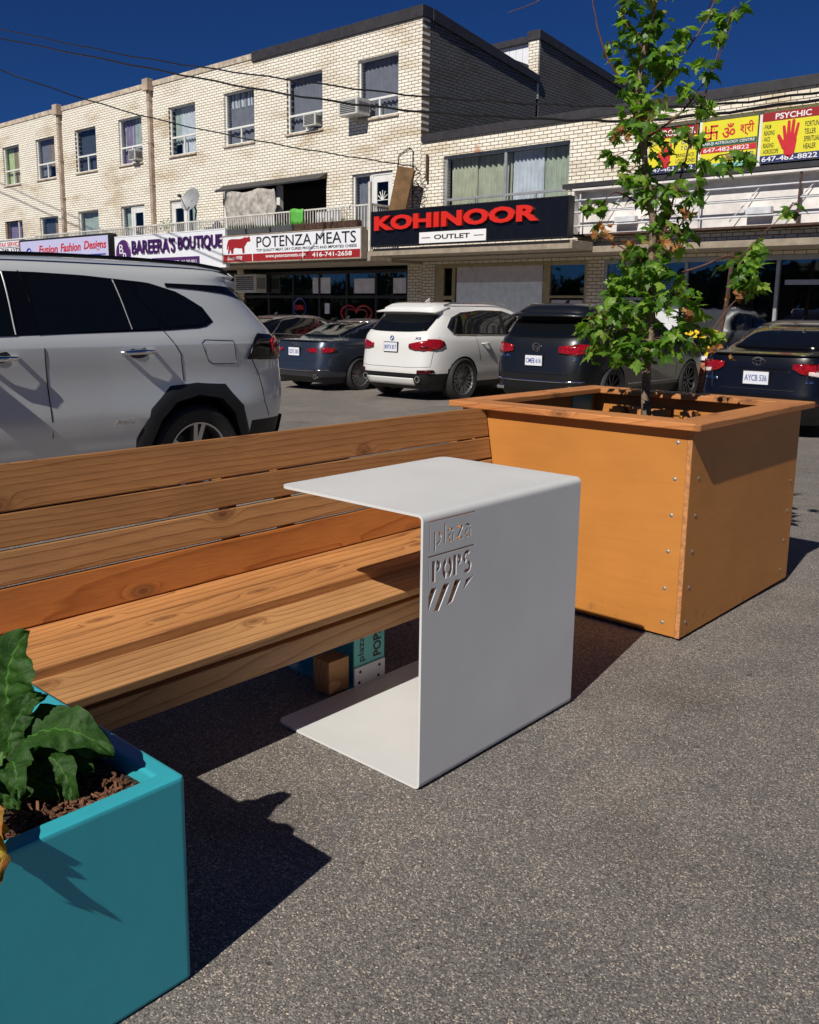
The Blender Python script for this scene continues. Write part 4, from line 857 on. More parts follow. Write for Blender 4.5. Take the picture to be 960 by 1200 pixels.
# ---------------------------------------------------------------- cars
def lerp_tab(tab, z):
    if z <= tab[0][0]: return tab[0][1:]
    for a, c in zip(tab, tab[1:]):
        if z <= c[0]:
            t = (z-a[0])/(c[0]-a[0]) if c[0] > a[0] else 1
            return tuple(p+(q-p)*t for p, q in zip(a[1:], c[1:]))
    return tab[-1][1:]
def spl(v, e): return math.copysign(abs(v)**e, v)
class Car:
    """body = stack of rounded slices; profile rows are (z, rear_y, front_y, half_width, squareness). rear at y=0, front +y"""
    def __init__(s, prof): s.p = prof
    def side(s, y, z):
        yr, yf, hw, n = lerp_tab(s.p, z); k = (y-(yr+yf)/2)/((yf-yr)/2); k = max(-.9999, min(.9999, k))
        return hw*(1-abs(k)**n)**(1/n)
    def rear(s, x, z):
        yr, yf, hw, n = lerp_tab(s.p, z); k = min(.9999, abs(x)/hw); return (yr+yf)/2-(yf-yr)/2*(1-k**n)**(1/n)
    def front(s, x, z):
        yr, yf, hw, n = lerp_tab(s.p, z); k = min(.9999, abs(x)/hw); return (yr+yf)/2+(yf-yr)/2*(1-k**n)**(1/n)
    def body(s, parent, mats, zsub, clad_z, wheels, wr, extra=None):
        zs = []
        for a, c in zip(s.p, s.p[1:]):
            n = max(1, int((c[0]-a[0])/zsub+.5))
            for i in range(n): zs.append(a[0]+(c[0]-a[0])*i/n)
        zs.append(s.p[-1][0]); NN = 112; b = MB(); P = []
        for z in zs:
            yr, yf, hw, n = lerp_tab(s.p, z); row = []
            for i in range(NN):
                t = 2*math.pi*(i+.5)/NN; row.append((hw*spl(math.cos(t), 2/n), (yr+yf)/2+(yf-yr)/2*spl(math.sin(t), 2/n), z))
            row.append(row[0]); P.append(row)
        b.grid(P); nv = len(zs)*(NN+1)
        b.f.append([i for i in range(NN)][::-1]); b.mi.append(0)
        b.f.append([(len(zs)-1)*(NN+1)+i for i in range(NN)]); b.mi.append(0)
        o = b.build('body', mats, parent, merge=True, world=False)
        c = MB()
        for (wy) in wheels:
            for sx in (-1, 1):
                hw = lerp_tab(s.p, .6)[2]
                c.lathe([(0.0005, sx*(hw-.30)), (wr, sx*(hw-.30)), (wr, sx*(hw+.2)), (0.0005, sx*(hw+.2))], 'X', 40, (0, wy, wr*.9))
        co = c.build('cut', mats, parent, merge=True, world=False)
        bpy.context.view_layer.update(); boolean_cut(o, co)
        me = o.data
        for q in me.polygons:
            c_ = q.center; k = 0
            if c_.z < clad_z(c_): k = 1
            for wy in wheels:
                if math.hypot(c_.y-wy, c_.z-wr*.9) < wr+.004 and (abs(c_.x) < lerp_tab(s.p, .6)[2]-.02 or math.hypot(c_.y-wy, c_.z-wr*.9) < wr*.99): k = 1
            q.material_index = k; q.use_smooth = True
        me.set_sharp_from_angle(angle=R(32))
        return o
    def side_patch(s, name, ys, bot, top, mt, parent, off=.005, sides=(1,), nz=6, child=None):
        """ys: list of y; bot/top functions of y"""
        for sx in sides:
            b = MB(); P = []
            for y in ys:
                z0, z1 = bot(y), top(y); P.append([(sx*(s.side(y, z0+(z1-z0)*j/nz)+off), y, z0+(z1-z0)*j/nz) for j in range(nz+1)])
            b.grid(P)
            if sx < 0: b.f = [f[::-1] for f in b.f]
            o = b.build(name, mt, parent, world=False, smooth=50, recalc=False)
        return o
    def wrap_patch(s, name, cols, mt, parent, off=.006, nz=5, mirror=False):
        """cols: ('r', x, z0, z1) or ('s', y, z0, z1, sign)"""
        b = MB(); P = []
        for c in cols:
            row = []
            for j in range(nz+1):
                z = c[2]+(c[3]-c[2])*j/nz
                if c[0] == 'r': row.append((c[1]*(-1 if mirror else 1), s.rear(c[1], z)-off, z))
                elif c[0] == 'f': row.append((c[1], s.front(c[1], z)+off, z))
                else: row.append(((-1 if mirror else 1)*(s.side(c[1], z)+off), c[1], z))
            P.append(row)
        b.grid(P)
        # a return edge gives the lens thickness
        o = b.build(name, mt, parent, world=False, smooth=50, recalc=False)
        md = o.modifiers.new('s', 'SOLIDIFY'); md.thickness = .012; md.offset = 1 if mirror else -1
        return o
    def side_line(s, name, pts, r, mt, parent, sx=1, off=.004, sub=6, cyc=False):
        P = []; pts = list(pts) + ([pts[0]] if cyc else [])
        for a, c in zip(pts, pts[1:]):
            for k in range(sub): y = a[0]+(c[0]-a[0])*k/sub; z = a[1]+(c[1]-a[1])*k/sub; P.append((sx*(s.side(y, z)+off), y, z))
        y, z = pts[-1]; P.append((sx*(s.side(y, z)+off), y, z)); b = MB(); b.tube(P, r, 6); return b.build(name, mt, parent, world=False, smooth=60)
    def rear_line(s, name, pts, r, mt, parent, off=.004, sub=8):
        P = []
        for a, c in zip(pts, pts[1:]):
            for k in range(sub): x = a[0]+(c[0]-a[0])*k/sub; z = a[1]+(c[1]-a[1])*k/sub; P.append((x, s.rear(x, z)-off, z))
        x, z = pts[-1]; P.append((x, s.rear(x, z)-off, z)); b = MB(); b.tube(P, r, 6); return b.build(name, mt, parent, world=False, smooth=60)
def poly_fn(pts):
    def f(y):
        for a, c in zip(pts, pts[1:]):
            if y <= c[0]: t = (y-a[0])/(c[0]-a[0]) if c[0] > a[0] else 0; return a[1]+(c[1]-a[1])*max(0, t)
        return pts[-1][1]
    return f
def lin(a, b, n): return [a+(b-a)*i/n for i in range(n+1)]
def make_wheel(parent, x, y, r, w, spokes, double=False, rimmat='alloy', rr=.68, sx=1):
    """outer face towards sx"""
    b = MB(); h = w/2
    b.lathe([(r*rr, -h*.8), (r*.9, -h), (r*.97, -h*.85), (r, -h*.6), (r, h*.6), (r*.97, h*.85), (r*.9, h), (r*(rr+.06), h*.92), (r*rr, h*.78), (r*rr*.98, -h*.8)], 'X', 40, (0, 0, 0), close=True)
    for g_ in (-.5, 0, .5): b.lathe([(r*1.001, h*g_-.004), (r*1.003, h*g_), (r*1.001, h*g_+.004)], 'X', 40)
    o = b.build('wheel', M['rubber'], parent, smooth=35, world=False)
    b = MB()
    b.lathe([(r*rr, h*.86), (r*rr*.95, h*.84), (r*rr*.93, h*.3), (r*rr*.93, -h*.7), (r*rr*.985, -h*.7), (r*rr*.985, h*.7)], 'X', 40, close=True, k=0)
    b.lathe([(.001, h*.62), (r*.11, h*.62), (r*.13, h*.5), (r*.13, h*.2), (.001, h*.2)], 'X', 20, k=0)
    b.lathe([(.001, -h*.2), (r*rr*.9, -h*.2), (r*rr*.9, -h*.3), (.001, -h*.3)], 'X', 30, k=1)
    b.lathe([(r*.2, -h*.1), (r*.44, -h*.1), (r*.44, -h*.18), (r*.2, -h*.18)], 'X', 30, k=2)
    for k in range(spokes):
        for dd in ((-.09, .09) if double else (0,)):
            a = 2*math.pi*k/spokes + .2; a2 = a+dd*1.6; a1 = a+dd*.8
            p0 = Vector((h*.50, math.cos(a1)*r*.10, math.sin(a1)*r*.10)); p1 = Vector((h*.72, math.cos(a2)*r*rr*.95, math.sin(a2)*r*rr*.95))
            wd = r*(.045 if double or spokes > 7 else .085); t_ = Vector((0, -math.sin(a2), math.cos(a2)))
            q = [p0-t_*wd*1.1, p0+t_*wd*1.1, p1+t_*wd, p1-t_*wd]; d = Vector((-h*.35, 0, 0))
            b.add(q+[v+d for v in q], [(0, 1, 2, 3), (7, 6, 5, 4), (0, 4, 5, 1), (1, 5, 6, 2), (2, 6, 7, 3), (3, 7, 4, 0)], 0)
    rim = b.build('rim', [M[rimmat], M['black'], M['alloydark']], o, smooth=30, world=False)
    o.location = (x, y, r-.005); o.rotation_euler = (0, 0, 0 if sx > 0 else math.pi)
    return o
def wheels4(parent, xs_, ys_, r, w, spokes, double=False, rimmat='alloy', rr=.68, dz=0):
    w0 = None
    for y in ys_:
        for sx in (-1, 1):
            if w0 is None: w0 = make_wheel(parent, sx*xs_, y, r, w, spokes, double, rimmat, rr, sx); w0.location.z += dz
            else:
                c = dup(w0, parent); c.location = (sx*xs_, y, r-.005+dz); c.rotation_euler = (random.random()*0, 0, 0 if sx > 0 else math.pi)
def plate(parent, car, z0, txt, x=0, w=.31, h=.155, dy=0):
    y = min(car.rear(x, z0), car.rear(x, z0+h)) - .02 + dy
    b = MB(); b.box(x-w/2-.012, x+w/2+.012, y+.004, y+.03, z0-.012, z0+h+.012); f = b.build('plate_holder', M['blackplastic'], parent, world=False, bevel=.004)
    b = MB(); b.box(x-w/2, x+w/2, y-.003, y+.0035, z0, z0+h); o = b.build('licence_plate', M['plate'], parent, world=False, bevel=.001)
    if txt:
        vs, fs = text_geo(txt, 1, .01); xs_ = [v.x for v in vs]; ys_ = [v.y for v in vs]; bb = MB()
        bb.add([(x-w*.44+(v.x-min(xs_))/(max(xs_)-min(xs_))*w*.88, y-.0045-(.0012 if v.z > 0 else 0), z0+h*.26+(v.y-min(ys_))/(max(ys_)-min(ys_))*h*.48) for v in vs], fs)
        bb.build('plate_number', M['plateink'], o, world=False, recalc=False)
    return o
def ctext(parent, car, s, x0, z0, w, h, mt, off=.004):
    vs, fs = text_geo(s, 1, .02); xs_ = [v.x for v in vs]; ys_ = [v.y for v in vs]; b = MB(); P = []
    for v in vs:
        x = x0+(v.x-min(xs_))/(max(xs_)-min(xs_))*w; z = z0+(v.y-min(ys_))/(max(ys_)-min(ys_))*h; P.append((x, car.rear(x, z)-off-(.004 if v.z > 0 else 0), z))
    b.add(P, fs); return b.build('badge_lettering', mt, parent, world=False, recalc=False)
def handle(parent, car, y, z, sx=1, mt=None, L=.2):
    b = MB(); x = car.side(y, z); b.tube([(sx*(x-.01), y-L/2, z), (sx*(x+.035), y-L/2+.03, z), (sx*(x+.045), y, z+.003), (sx*(x+.035), y+L/2-.03, z), (sx*(x-.01), y+L/2, z)], [.012, .016, .017, .016, .012], 8)
    b.build('door_handle', mt or M['chrome'], parent, world=False, smooth=60)
def rings(parent, car, cx_, cz_, els, r, mt, off=.01):
    b = MB()
    for (dx, dz, a, c) in els: b.tube([(cx_+dx+a*math.cos(t), car.rear(cx_, cz_)-off, cz_+dz+c*math.sin(t)) for t in [i*math.pi/14 for i in range(29)]], r, 6)
    return b.build('badge', mt, parent, world=False, smooth=60)

# silver SUV right behind the bench (faces -Y, its left flank towards us)
SX, SY = -6.11, 4.60
sv = thing('parked_suv', 'silver SUV with black wheel arch cladding parked right behind the bench', 'car', (SX, SY, 0), math.pi, 'cars in the parking lot')
prof = [(.20, .14, 4.44, .80, 7), (.34, .06, 4.56, .885, 7), (.48, .03, 4.60, .905, 7), (.58, .015, 4.60, .926, 7), (.70, .01, 4.59, .918, 7), (.80, .0, 4.58, .908, 6.5), (.93, .02, 4.48, .912, 6.5), (1.035, .05, 4.2, .921, 6.5), (1.045, .06, 4.15, .920, 6.5), (1.10, .10, 3.72, .900, 6.5), (1.13, .12, 3.45, .885, 6.5), (1.20, .19, 3.36, .862, 6.5), (1.32, .31, 3.20, .825, 6.5), (1.42, .40, 3.02, .785, 6.5), (1.475, .42, 2.88, .757, 6.5), (1.505, .36, 2.80, .74, 6.5), (1.54, .40, 2.62, .705, 6.5), (1.57, .48, 2.40, .64, 6), (1.592, .62, 2.15, .52, 5), (1.60, .78, 1.95, .38, 4)]
c = Car(prof); WR = .36; WY = (.97, 3.66)
def clad(cc): return .37 if .5 < cc.y < 4.2 else .46
c.body(sv, [M['p_silver'], M['blackplastic']], .07, clad, WY, WR+.05)
wheels4(sv, .80, WY, WR, .23, 5, True, 'alloy', .66, -.085)
# angular arch cladding
for sx in (-1, 1):
    for wy in WY:
        inner = [(-.40, .10), (-.38, .36), (-.30, .55), (-.18, .665), (0, .70), (.18, .665), (.30, .55), (.38, .36), (.40, .10)]; inner = [(a*1.03, z_*1.0) for a, z_ in inner]
        outer = [(-.47, .10), (-.475, .40), (-.40, .60), (-.24, .765), (0, .785), (.22, .775), (.38, .63), (.485, .44), (.47, .10)]
        b = MB(); P = []
        for (a, z1), (d, z2) in zip(inner, outer):
            row = []
            for t in lin(0, 1, 3):
                y, z = wy+a+(d-a)*t, z1+(z2-z1)*t+.0; z = max(z, .2); row.append((sx*(c.side(y, max(z, .35))+.022*(1-.3*t) - (.018 if t == 1 else 0)), y, z))
            P.append(row)
        # inner return
        P2 = [[(p[0][0]-sx*.06, p[0][1], p[0][2])] + p for p in P]
        b.grid(P2); b.build('wheel_arch_trim', M['blackplastic'], sv, world=False, smooth=40)
lw = lambda y: poly_fn([(.86, 1.16), (1.2, 1.145), (2.2, 1.11), (3.3, 1.10)])(y)
# glasshouse: quarter window, rear door window, front door window, over a black band
for sx in (-1, 1):
    c.side_patch('window_surround', lin(.80, 3.30, 40), poly_fn([(.80, 1.19), (.84, 1.165), (.9, 1.15), (1.2, 1.135), (3.3, 1.09)]), poly_fn([(.80, 1.20), (.84, 1.275), (1.03, 1.385), (1.25, 1.445), (1.7, 1.477), (2.0, 1.485), (2.6, 1.485), (2.9, 1.41), (3.3, 1.12)]), M['glossblack'], sv, .003, (sx,))
    c.side_patch('pillar_trim', lin(.40, 1.12, 12), poly_fn([(.40, 1.335), (.62, 1.383), (.85, 1.405), (1.12, 1.42)]), poly_fn([(.40, 1.42), (.66, 1.44), (1.12, 1.445)]), M['glossblack'], sv, .005, (sx,))
    c.side_patch('quarter_window', lin(.84, 1.34, 12), poly_fn([(.84, 1.205), (.88, 1.175), (1.05, 1.16), (1.26, 1.152), (1.34, 1.25)]) if False else poly_fn([(.84, 1.205), (.9, 1.17), (1.16, 1.158), (1.34, 1.34)]), poly_fn([(.84, 1.215), (1.0, 1.36), (1.14, 1.405), (1.34, 1.44)]), M['carglass'], sv, .006, (sx,))
    c.side_patch('rear_door_window', lin(1.24, 2.06, 14), poly_fn([(1.24, 1.15), (2.06, 1.12)]), poly_fn([(1.24, 1.20), (1.42, 1.43), (1.8, 1.462), (2.06, 1.468)]), M['carglass'], sv, .007, (sx,))
    c.side_patch('front_door_window', lin(2.2, 3.2, 14), poly_fn([(2.2, 1.115), (3.2, 1.10)]), poly_fn([(2.2, 1.47), (2.55, 1.465), (2.85, 1.39), (3.2, 1.14)]), M['carglass'], sv, .007, (sx,))
    c.side_line('window_bar', [(1.50, 1.455), (1.44, 1.145)], .004, M['satin'], sv, sx, .006)
    c.side_line('chrome_strip', [(2.20, 1.48), (2.20, 1.12)], .005, M['satin'], sv, sx, .006)
    c.side_line('door_seam', [(2.10, 1.49), (2.05, 1.14), (2.02, .5)], .004, M['black'], sv, sx, -.001)
    c.side_line('door_seam', [(1.22, 1.15), (1.10, .98), (1.08, .80)], .004, M['black'], sv, sx, -.001)
    c.side_line('door_seam', [(3.25, 1.06), (3.22, .5)], .004, M['black'], sv, sx, -.001)
    handle(sv, c, 1.42, 1.0, sx, L=.24); handle(sv, c, 2.32, .985, sx, L=.24)
    for hy in (1.42, 2.32):
        b = MB(); b.lathe([(.001, .002), (.045, .003), (.06, 0), (.062, -.01)], 'X', 20, (0, 0, 0)); b.v = [Vector((sx*(c.side(hy, .99)+p.x*1), hy+p.y*1.3, 1.005+p.z*.75)) for p in b.v]; b.build('handle_recess', M['alloydark'], sv, world=False, smooth=60)
    b = MB(); y0 = 2.75; x = c.side(y0, 1.18); b.obox((sx*(x+.16), y0+.1, 1.2), (.2, .12, .16)); b.tube([(sx*x, y0+.1, 1.16), (sx*(x+.08), y0+.1, 1.17)], .03); b.build('wing_mirror', M['p_silver'], sv, world=False, bevel=.03, smooth=50)
# fuel door outline on the side towards us (left flank => -x local)
c.side_line('fuel_door', [(.66, 1.06), (.90, 1.07), (.93, 1.05), (.87, .92), (.83, .905), (.64, .90), (.625, .92), (.65, 1.04)], .0028, M['alloydark'], sv, -1, .0, 4, True)
# roof rails, spoiler
for sx in (-1, 1):
    P = [(sx*.66, .52, 1.535), (sx*.675, .60, 1.56)] + [(sx*.68, y, 1.575+.022*math.sin((y-.6)*1.6)) for y in lin(.8, 2.5, 14)] + [(sx*.66, 2.66, 1.53)]
    b = MB(); b.tube(P, .013, 8); b.build('roof_rail', M['glossblack'], sv, world=False, smooth=60)
b = MB(); b.grid([[(x, .47 - .10*(1-(abs(x)/.72)**4) + t*.38, 1.487 + .075*t - .02*(abs(x)/.7)**3) for t in (0, .33, .66, 1)] for x in lin(-.70, .70, 20)]); o = b.build('roof_spoiler', M['p_silver'], sv, world=False, smooth=50); md = o.modifiers.new('s', 'SOLIDIFY'); md.thickness = .05; md.offset = -1
b = MB(); b.grid([[(x, c.rear(x, z)-.008, z) for z in lin(1.14, 1.46, 6)] for x in lin(-.68, .68, 20)]); b.build('rear_window', M['carglass'], sv, world=False, smooth=50)
for sx, mir in ((1, False), (-1, True)):
    cols = [('r', .60, .96, 1.07), ('r', .72, .94, 1.085), ('r', .80, .92, 1.09)] + [('s', y, .915, 1.095) for y in (.14, .20, .28)] + [('s', .36, .92, 1.10), ('s', .42, .92, 1.105), ('s', .46, .925, 1.07), ('s', .50, .925, .985), ('s', .53, .925, .935)]
    c.wrap_patch('tail_light', cols, M['glossblack'], sv, .012, mirror=mir)
    c.wrap_patch('tail_light_lens', [('r', .7, .95, 1.06), ('r', .78, .945, 1.065), ('r', .84, .94, 1.07), ('s', .15, .94, 1.075), ('s', .20, .945, 1.075), ('s', .25, .955, 1.07), ('s', .28, .97, 1.06)], M['tail'], sv, .020, mirror=mir)
c.wrap_patch('bumper_trim', [('r', x, .22, .48) for x in lin(-.7, .7, 12)], M['blackplastic'], sv, .02)
for sx, mir in ((1, False), (-1, True)): c.side_line('bumper_seam', [(.50, .96), (.40, .80), (.36, .60), (.30, .50)], .004, M['black'], sv, sx, -.001)
ctext(sv, c, 'HYBRID', .35, .62, .2, .03, M['chrome'])
b = MB(); vs, fs = text_geo('AWD', 1, .02); xs_ = [v.x for v in vs]
b.add([(-(c.side(1.55, .56)+.004+(.003 if v.z > 0 else 0)), 1.6-(v.x/max(xs_))*.13, .545+v.y*.045) for v in vs], fs); b.build('badge_lettering', M['chrome'], sv, world=False, recalc=False)
plate(sv, c, .80, 'CHVK 241')

GR = 'cars in the parking lot'
# white SUV
wx, wy_ = -10.88, 11.60
t = thing('parked_suv', 'white SUV with red tail lamps and round window sticker, parked facing the shops', 'car', (wx, wy_, gz(wx, wy_)-.01), 0, GR)
prof = [(.22, .16, 4.7, .80, 7), (.34, .06, 4.8, .90, 7), (.50, .0, 4.88, .935, 6.5), (.66, .02, 4.88, .945, 6.5), (.84, .04, 4.84, .965, 6), (.98, .05, 4.7, .96, 6), (1.10, .08, 4.2, .935, 6), (1.15, .10, 3.75, .905, 6), (1.22, .16, 3.6, .875, 6), (1.36, .32, 3.35, .82, 6), (1.50, .46, 3.05, .765, 6), (1.56, .40, 2.9, .735, 6), (1.62, .42, 2.7, .69, 6), (1.68, .50, 2.45, .60, 5.5), (1.71, .68, 2.1, .46, 5)]
c = Car(prof); WY = (.92, 3.85); WR = .385
c.body(t, [M['p_white'], M['blackplastic']], .08, lambda q: .50 if (q.y < .6 or q.y > 4.3) else .36, WY, WR+.03); wheels4(t, .83, WY, WR, .27, 10, True, 'alloy', .72)
c.wrap_patch('rear_window', [('r', x, 1.20+.03*(abs(x)/.7)**3, 1.49) for x in lin(-.66, .66, 16)], M['carglass'], t, .004)
c.wrap_patch('lower_bumper', [('r', x, .30, .42) for x in lin(-.55, .55, 10)], M['p_white'], t, .03)
b = MB(); b.grid([[(x, .40-.09*(1-(abs(x)/.72)**4)+q*.4, 1.565+.08*q-.015*(abs(x)/.7)**3) for q in (0, .5, 1)] for x in lin(-.7, .7, 16)]); o = b.build('roof_spoiler', M['p_white'], t, world=False, smooth=50); o.modifiers.new('s', 'SOLIDIFY').thickness = .03
for mir in (False, True):
    c.wrap_patch('tail_light', [('r', .42, .93, 1.0), ('r', .55, .90, 1.03), ('r', .70, .89, 1.06), ('r', .82, .89, 1.08), ('s', .16, .89, 1.09), ('s', .24, .90, 1.09), ('s', .34, .93, 1.085), ('s', .42, .98, 1.05)], M['tail'], t, .015, mirror=mir)
    c.wrap_patch('tail_light_strip', [('r', .45, .94, .96), ('r', .7, .93, .96), ('r', .82, .93, .965), ('s', .2, .94, .965)], M['taildark'], t, .02, mirror=mir)
    sx = -1 if mir else 1
    c.wrap_patch('reflector', [('r', .62, .50, .56), ('r', .78, .50, .565), ('s', .14, .50, .57), ('s', .22, .52, .565)], M['taildark'], t, .012, mirror=mir)
    c.side_patch('window_surround', lin(.60, 3.35, 30), poly_fn([(.6, 1.28), (.66, 1.19), (.75, 1.165), (3.35, 1.13)]), poly_fn([(.6, 1.30), (.75, 1.44), (1.0, 1.53), (1.6, 1.575), (2.3, 1.57), (2.9, 1.43), (3.35, 1.15)]), M['blackplastic'], t, .004, (sx,))
    for (y0, y1, tb) in ((.66, 1.22, [(.66, 1.27), (.8, 1.43), (1.0, 1.50), (1.22, 1.53)]), (1.28, 2.1, [(1.28, 1.535), (2.1, 1.555)]), (2.2, 3.2, [(2.2, 1.55), (2.5, 1.52), (2.9, 1.39), (3.2, 1.2)])):
        c.side_patch('side_window', lin(y0, y1, 8), poly_fn([(.66, 1.22), (.74, 1.19), (3.3, 1.155)]), poly_fn(tb), M['carglass'], t, .008, (sx,))
    c.side_line('chrome_strip', [(.58, 1.29), (.66, 1.175), (.75, 1.155), (3.3, 1.12)], .008, M['chrome'], t, sx, .008); c.side_line('chrome_strip', [(.58, 1.29), (.74, 1.45), (1.0, 1.54), (1.6, 1.585), (2.3, 1.575)], .006, M['chrome'], t, sx, .008)
    for pts in ([(1.25, 1.15), (1.3, .95), (1.38, .7)], [(2.16, 1.15), (2.14, .45)], [(3.25, 1.12), (3.3, .5)]): c.side_line('door_seam', pts, .004, M['black'], t, sx, -.001)
    handle(t, c, 1.5, 1.0, sx, M['p_white']); handle(t, c, 2.4, .98, sx, M['p_white'])
    b = MB(); b.tube([(sx*.62, .7, 1.66), (sx*.65, .9, 1.70), (sx*.65, 2.4, 1.72), (sx*.62, 2.7, 1.62)], .015); b.build('roof_rail', M['alloy'], t, world=False, smooth=60)
    b = MB(); b.lathe([(.055, 0), (.06, -.03), (.045, -.03), (.045, .06), (.001, .06)], 'Y', 18, (sx*.62, .06, .40)); b.build('exhaust_pipe', M['chrome'], t, world=False, smooth=50)
    b = MB(); x = c.side(3.0, 1.15); b.obox((sx*(x+.15), 3.05, 1.22), (.2, .12, .15)); b.build('wing_mirror', M['p_white'], t, world=False, bevel=.03, smooth=50)
c.rear_line('tailgate_seam', [(-.84, 1.12), (-.80, .62), (-.5, .60), (.5, .60), (.80, .62), (.84, 1.12)], .004, M['black'], t, -.001)
plate(t, c, .86, 'BNTX 817'); b = MB(); b.lathe([(.001, -.012), (.04, -.012), (.042, 0)], 'Y', 24, (0, c.rear(0, 1.09)-.004, 1.09)); b.build('badge', M['inkblue'], t, world=False)
b = MB()
for k in (0, 2): b.add([(0, c.rear(0, 1.09)-.018, 1.09)] + [(.028*math.cos(k*math.pi/2+a*math.pi/12), c.rear(0, 1.09)-.018, 1.09+.028*math.sin(k*math.pi/2+a*math.pi/12)) for a in range(7)], [tuple(range(8))])
b.build('badge', M['inkwhite'], t, world=False, recalc=False); rings(t, c, 0, 1.09, [(0, 0, .042, .042)], .004, M['chrome'], .016)
ctext(t, c, 'X5', .52, 1.08, .12, .04, M['chrome']); b = MB(); b.prism([(0, 0), (.0, .09), (-.12, .02)], 0, -.012, .012); b.v = [p+Vector((0, 1.05, 1.70)) for p in b.v]; b.build('roof_antenna', M['p_white'], t, world=False)
b = MB(); b.grid([[(-.55+r_*1.0*math.cos(a), c.rear(-.55, 1.33)-.012-0*r_, 1.33+r_*math.sin(a)) for r_ in (0.001, .12)] for a in lin(0, 2*math.pi, 20)]); o = b.build('window_sticker', M['cur_w'], t, world=False, recalc=False)
for v in o.data.vertices: v.co.y = c.rear(v.co.x, v.co.z)-.012
b = MB(); b.grid([[(-.55+r_*math.cos(a), c.rear(-.55, 1.33), 1.33+r_*math.sin(a)) for r_ in (0.03, .075)] for a in lin(.4, 2.2*math.pi/2, 12)]); o = b.build('window_sticker', M['redflat'], t, world=False, recalc=False)
for v in o.data.vertices: v.co.y = c.rear(v.co.x, v.co.z)-.016

# dark blue SUV
vx, vy = -7.98, 11.78
t = thing('parked_suv', 'black blue SUV with red lamps, half hidden by the young tree', 'car', (vx, vy, gz(vx, vy)-.01), 0, GR)
prof = [(.22, .14, 4.3, .80, 7), (.36, .04, 4.42, .885, 7), (.54, .0, 4.48, .90, 6.5), (.72, .02, 4.48, .92, 6.5), (.9, .05, 4.4, .925, 6), (1.02, .07, 4.15, .905, 6), (1.10, .10, 3.6, .885, 6), (1.15, .13, 3.35, .86, 6), (1.28, .24, 3.15, .82, 6), (1.44, .38, 2.85, .765, 6), (1.50, .34, 2.72, .74, 6), (1.56, .36, 2.6, .70, 6), (1.63, .44, 2.35, .62, 5.5), (1.67, .6, 2.05, .48, 5), (1.68, .8, 1.9, .36, 4)]
c = Car(prof); WY = (.92, 3.62); WR = .365
c.body(t, [M['p_blue'], M['blackplastic']], .08, lambda q: .34, WY, WR+.03); wheels4(t, .80, WY, WR, .25, 10, False, 'alloydark', .70)
c.wrap_patch('rear_window', [('r', x, 1.15+.02*(abs(x)/.7)**3, 1.44) for x in lin(-.68, .68, 16)], M['carglass'], t, .004)
b = MB(); b.grid([[(x, .33-.17*(1-(abs(x)/.74)**4)+q*.4, 1.50+.08*q-.015*(abs(x)/.7)**3) for q in (0, .5, 1)] for x in lin(-.72, .72, 16)]); o = b.build('roof_spoiler', M['p_blue'], t, world=False, smooth=50); o.modifiers.new('s', 'SOLIDIFY').thickness = .03
for mir in (False, True):
    sx = -1 if mir else 1
    c.wrap_patch('tail_light', [('r', .42, .93, 1.02), ('r', .55, .91, 1.04), ('r', .72, .90, 1.05), ('s', .12, .90, 1.06), ('s', .22, .92, 1.06), ('s', .34, .96, 1.05)], M['tail'], t, .015, mirror=mir)
    c.wrap_patch('reflector', [('r', .55, .46, .50), ('r', .78, .46, .50), ('s', .12, .46, .50)], M['taildark'], t, .012, mirror=mir)
    c.side_patch('window_surround', lin(.5, 3.15, 26), poly_fn([(.5, 1.24), (.6, 1.15), (3.15, 1.10)]), poly_fn([(.5, 1.27), (.7, 1.42), (1.0, 1.49), (1.8, 1.52), (2.4, 1.48), (3.15, 1.12)]), M['carglass'], t, .004, (sx,))
    c.side_line('chrome_strip', [(.5, 1.24), (.6, 1.14), (3.15, 1.095)], .008, M['chrome'], t, sx, .006)
    for pts in ([(1.2, 1.13), (1.25, .9), (1.35, .65)], [(2.1, 1.48), (2.06, 1.1), (2.04, .4)], [(3.05, 1.08), (3.08, .45)]): c.side_line('door_seam', pts, .004, M['black'], t, sx, -.001)
    handle(t, c, 1.45, .95, sx); handle(t, c, 2.3, .93, sx)
    c.side_line('sill_trim', [(1.4, .42), (3.15, .42)], .012, M['alloy'], t, sx, .004)
    b = MB(); b.box(sx*.62-.07, sx*.62+.07, .0, .1, .33, .385); b.build('exhaust_trim', M['chrome'], t, world=False, bevel=.01)
    b = MB(); b.tube([(sx*.6, .6, 1.62), (sx*.64, .8, 1.665), (sx*.64, 2.3, 1.67), (sx*.6, 2.6, 1.57)], .014); b.build('roof_rail', M['alloy'], t, world=False, smooth=60)
c.rear_line('chrome_bumper_strip', [(-.8, .50), (-.4, .485), (.4, .485), (.8, .50)], .012, M['chrome'], t, .006)
c.rear_line('tailgate_seam', [(-.80, 1.08), (-.74, .62), (.74, .62), (.80, 1.08)], .004, M['black'], t, -.001)
plate(t, c, .72, 'CMEB 616'); rings(t, c, 0, 1.0, [(0, 0, .065, .065)], .006, M['chrome'])
b = MB(); yy = c.rear(0, 1.0)-.012
for pts in ([(-.035, 1.045), (-.012, 1.0), (0, 1.02), (.012, 1.0), (.035, 1.045)], [(-.05, 1.02), (-.025, .955), (0, 1.0), (.025, .955), (.05, 1.02)]): b.tube([(x, yy, z) for x, z in pts], .004, 5)
b.build('badge', M['chrome'], t, world=False); ctext(t, c, 'TIGUAN', -.72, .84, .25, .035, M['chrome']); ctext(t, c, 'TSI', .60, .82, .12, .035, M['chrome'])
